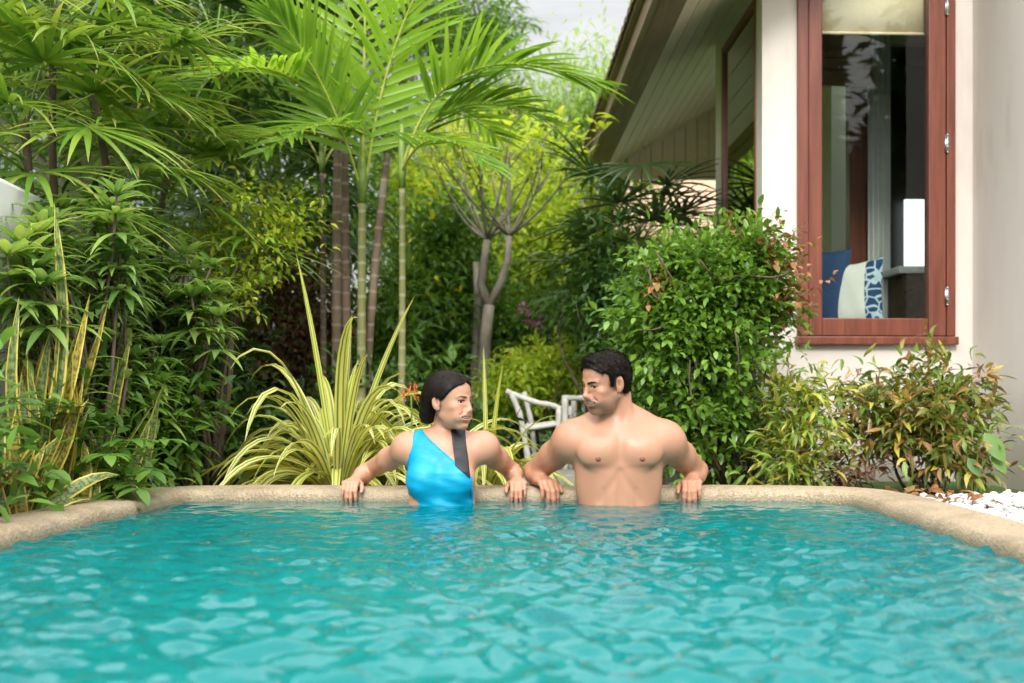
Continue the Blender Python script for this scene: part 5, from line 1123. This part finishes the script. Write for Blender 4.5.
def tint_w(V):
    c=np.repeat(SKW[None],len(V),0)
    for W_ in (WL,WR):
        d=np.linalg.norm(V-(W_+np.array([0,-.10,-.03])),axis=1); w=(np.exp(-(d/.06)**2)*.35)[:,None]; c=c*(1-w)+SKW*np.array([1.05,.82,.78])*w
    return head_paint(HW,False,SKW,V,c)
field_mesh('body',fd.F,ax,MSKIN,wom,2,tint_w); face_parts(wom,HW,False)
# swimsuit: diagonal neckline from her right shoulder to under her left arm, side cut-out, black strap
x,y,z=np.meshgrid(*ax,indexing='ij',sparse=True)
ph=(z-.25)*26+x*20
base=TORSO-.0055+.0016*np.sin(x*48+z*95+np.sin(z*60)).astype(np.float32)*np.clip((.16-z)/.1,0,1)
xl=(x-wx)
neck=z-(.288-(xl+.072)*.86)                          # below the diagonal
arml=-(xl+.112+.34*np.clip(.235-z,0,.12))   # armhole at her right shoulder
reg=np.maximum(np.maximum(neck*.75,arml),-(z+.42)); reg=np.maximum(reg,-(np.sqrt((xl+.125)**2+(z-.0)**2*1.2+0*y)-.042)+.0*y)
reg=np.maximum(reg,(xl-.128)*.9-.02*0)
zs=(slice(None),slice(None),slice(0,int(np.searchsorted(ax[2],.34))))
suit=np.maximum(base,reg)[zs]; aa=(ax[0],ax[1],ax[2][zs[2]]); field_mesh('swimsuit',suit.astype(np.float32),aa,MSUIT,wom,2)
hem=np.maximum(np.maximum(TORSO-.0078,np.abs(np.maximum(np.maximum(neck*.75,arml),(xl-.128)*.9)+.0035)-.0035),-z)[zs]; field_mesh('hem',hem.astype(np.float32),aa,MSUIT,wom,2)
sl_=(xl-(.072+.16*(.26-z))); st=np.maximum(np.maximum(TORSO-.0098,np.abs(sl_)-.026),-neck-.012); field_mesh('strap',st[zs].astype(np.float32),aa,MSTRAP,wom,1)
# hair: sleek, side parted, gathered at the nape
def wom_extra(h,s):
    h.ell(s(0,.080,-.020),(.052,.046,.058),.04); h.ell(s(0,.050,.01),(.066,.052,.062),.03); h.ell(s(0,.100,-.060),(.040,.034,.038),.012)
    for q in (-1,1): h.ell(s(q*.060,-.022,.040),(.016,.030,.036),.02)
h,a,p=hair_field(HW,.93,None,.010,extra=wom_extra)
lim=hl_curve(p[1],[(-.12,.094),(-.085,.086),(-.070,.072),(-.050,.048),(-.034,.026),(-.018,.011),(-.006,.020),(.028,.018),(.042,-.02),(.060,-.055),(.075,-.095),(.14,-.115)])
lim=lim+.012*np.exp(-(p[0]/.012)**2)*(p[1]<-.04)
stn=0.
part=.004*np.exp(-((p[0])/.0022)**2)*(p[2]>.07)*(p[1]<.02)
hw_=field_mesh('hair',np.maximum(h.F+stn+part,(lim-p[2])*.75).astype(np.float32),a,MHAIR,wom,4)
strands(hw_,wom,HW,.93,5200,.024,.0016,lambda q:np.stack([np.sign(q[:,0])*.25*(q[:,1]<.03),1.+0*q[:,1],-.25-.9*np.clip(np.abs(q[:,0])*12,0,1)*(q[:,1]<.05)-1.2*(q[:,1]>.07)],1),9,.0,.035)
# ------------------------------------------------------------------ world, sun, camera
SUN_EL, SUN_AZ = 37.0, 182.0       # degrees; azimuth measured clockwise from +Y, so 182 is behind and a little left of the camera
w=bpy.data.worlds.new('World'); SC.world=w; w.use_nodes=True; nt=w.node_tree; nt.nodes.clear()
out=nt.nodes.new('ShaderNodeOutputWorld'); bg=nt.nodes.new('ShaderNodeBackground'); nt.links.new(bg.outputs[0],out.inputs[0])
sky=nt.nodes.new('ShaderNodeTexSky'); sky.sky_type='NISHITA'; sky.sun_disc=False
sky.sun_elevation=math.radians(SUN_EL); sky.sun_rotation=math.radians(SUN_AZ)
tc=nt.nodes.new('ShaderNodeTexCoord')
mp=node(nt,'ShaderNodeMapping',{'Vector':tc.outputs['Generated'],'Scale':(1.2,1.2,3.)})
n1=noise(nt,2.2,6,mp.outputs[0],.6,.4)
cl=ramp(nt,n1,[(.3,(8.2,8.5,9.0)),(.5,(10.5,10.7,11.)),(.7,(14.5,14.5,14.5))])
cov=ramp(nt,noise(nt,1.4,5,mp.outputs[0],.55),[(.2,(.80,.80,.80)),(.5,(.97,.97,.97))])
sp=node(nt,'ShaderNodeSeparateXYZ',{0:tc.outputs['Generated']}); gr=ramp(nt,sp.outputs[2],[(0,(.42,.42,.42)),(.32,(.50,.50,.50)),(.45,(1.05,1.05,1.05)),(.62,(1.8,1.8,1.8)),(1,(1.45,1.45,1.45))])
e_,a_=math.radians(SUN_EL),math.radians(SUN_AZ)
dp=node(nt,'ShaderNodeVectorMath',{0:tc.outputs['Generated'],1:(math.sin(a_)*math.cos(e_),math.cos(a_)*math.cos(e_),math.sin(e_))},operation='DOT_PRODUCT')
glow=ramp(nt,dp.outputs['Value'],[(0,(0,0,0)),(.3,(.10,.10,.10)),(.7,(.8,.78,.75)),(1,(1.5,1.45,1.35))])
gr=mix(nt,1.,gr,glow,'ADD')
cl=mix(nt,1.,cl,gr,'MULTIPLY')
nt.links.new(mix(nt,cov,sky.outputs[0],cl),bg.inputs['Color']); bg.inputs['Strength'].default_value=.085
sd=bpy.data.lights.new('sun','SUN'); sd.energy=1.5; sd.angle=math.radians(14); sd.color=(1,.95,.87)
so=bpy.data.objects.new('sun',sd); COL.objects.link(so)
e,a=math.radians(SUN_EL),math.radians(SUN_AZ)
dv=Vector((math.sin(a)*math.cos(e),math.cos(a)*math.cos(e),math.sin(e)))
so.rotation_euler=dv.to_track_quat('Z','Y').to_euler(); so.location=dv*30
cd=bpy.data.cameras.new('camera'); cam=bpy.data.objects.new('camera',cd); COL.objects.link(cam); SC.camera=cam
cam.location=(0,0,CAMZ); cam.rotation_euler=(math.pi/2,0,0)
cd.sensor_fit='HORIZONTAL'; cd.sensor_width=36; cd.lens=F*36/1024
cd.shift_x=-(VX-512)/1024; cd.shift_y=(HY-341.5)/1024; cd.clip_start=.05; cd.clip_end=3000
cd.dof.use_dof=True; cd.dof.focus_distance=4.72; cd.dof.aperture_fstop=2.4
SC.view_settings.view_transform='Standard'; SC.view_settings.look='None'; SC.view_settings.exposure=.80; SC.view_settings.gamma=1
SC.render.engine='CYCLES'; SC.cycles.use_denoising=True
try: SC.cycles.denoiser='OPENIMAGEDENOISE'
except Exception: pass
SC.cycles.max_bounces=8; SC.cycles.transparent_max_bounces=12; SC.cycles.caustics_reflective=False
SC.cycles.sample_clamp_indirect=6
SC.cycles.use_adaptive_sampling=True; SC.cycles.adaptive_threshold=.02
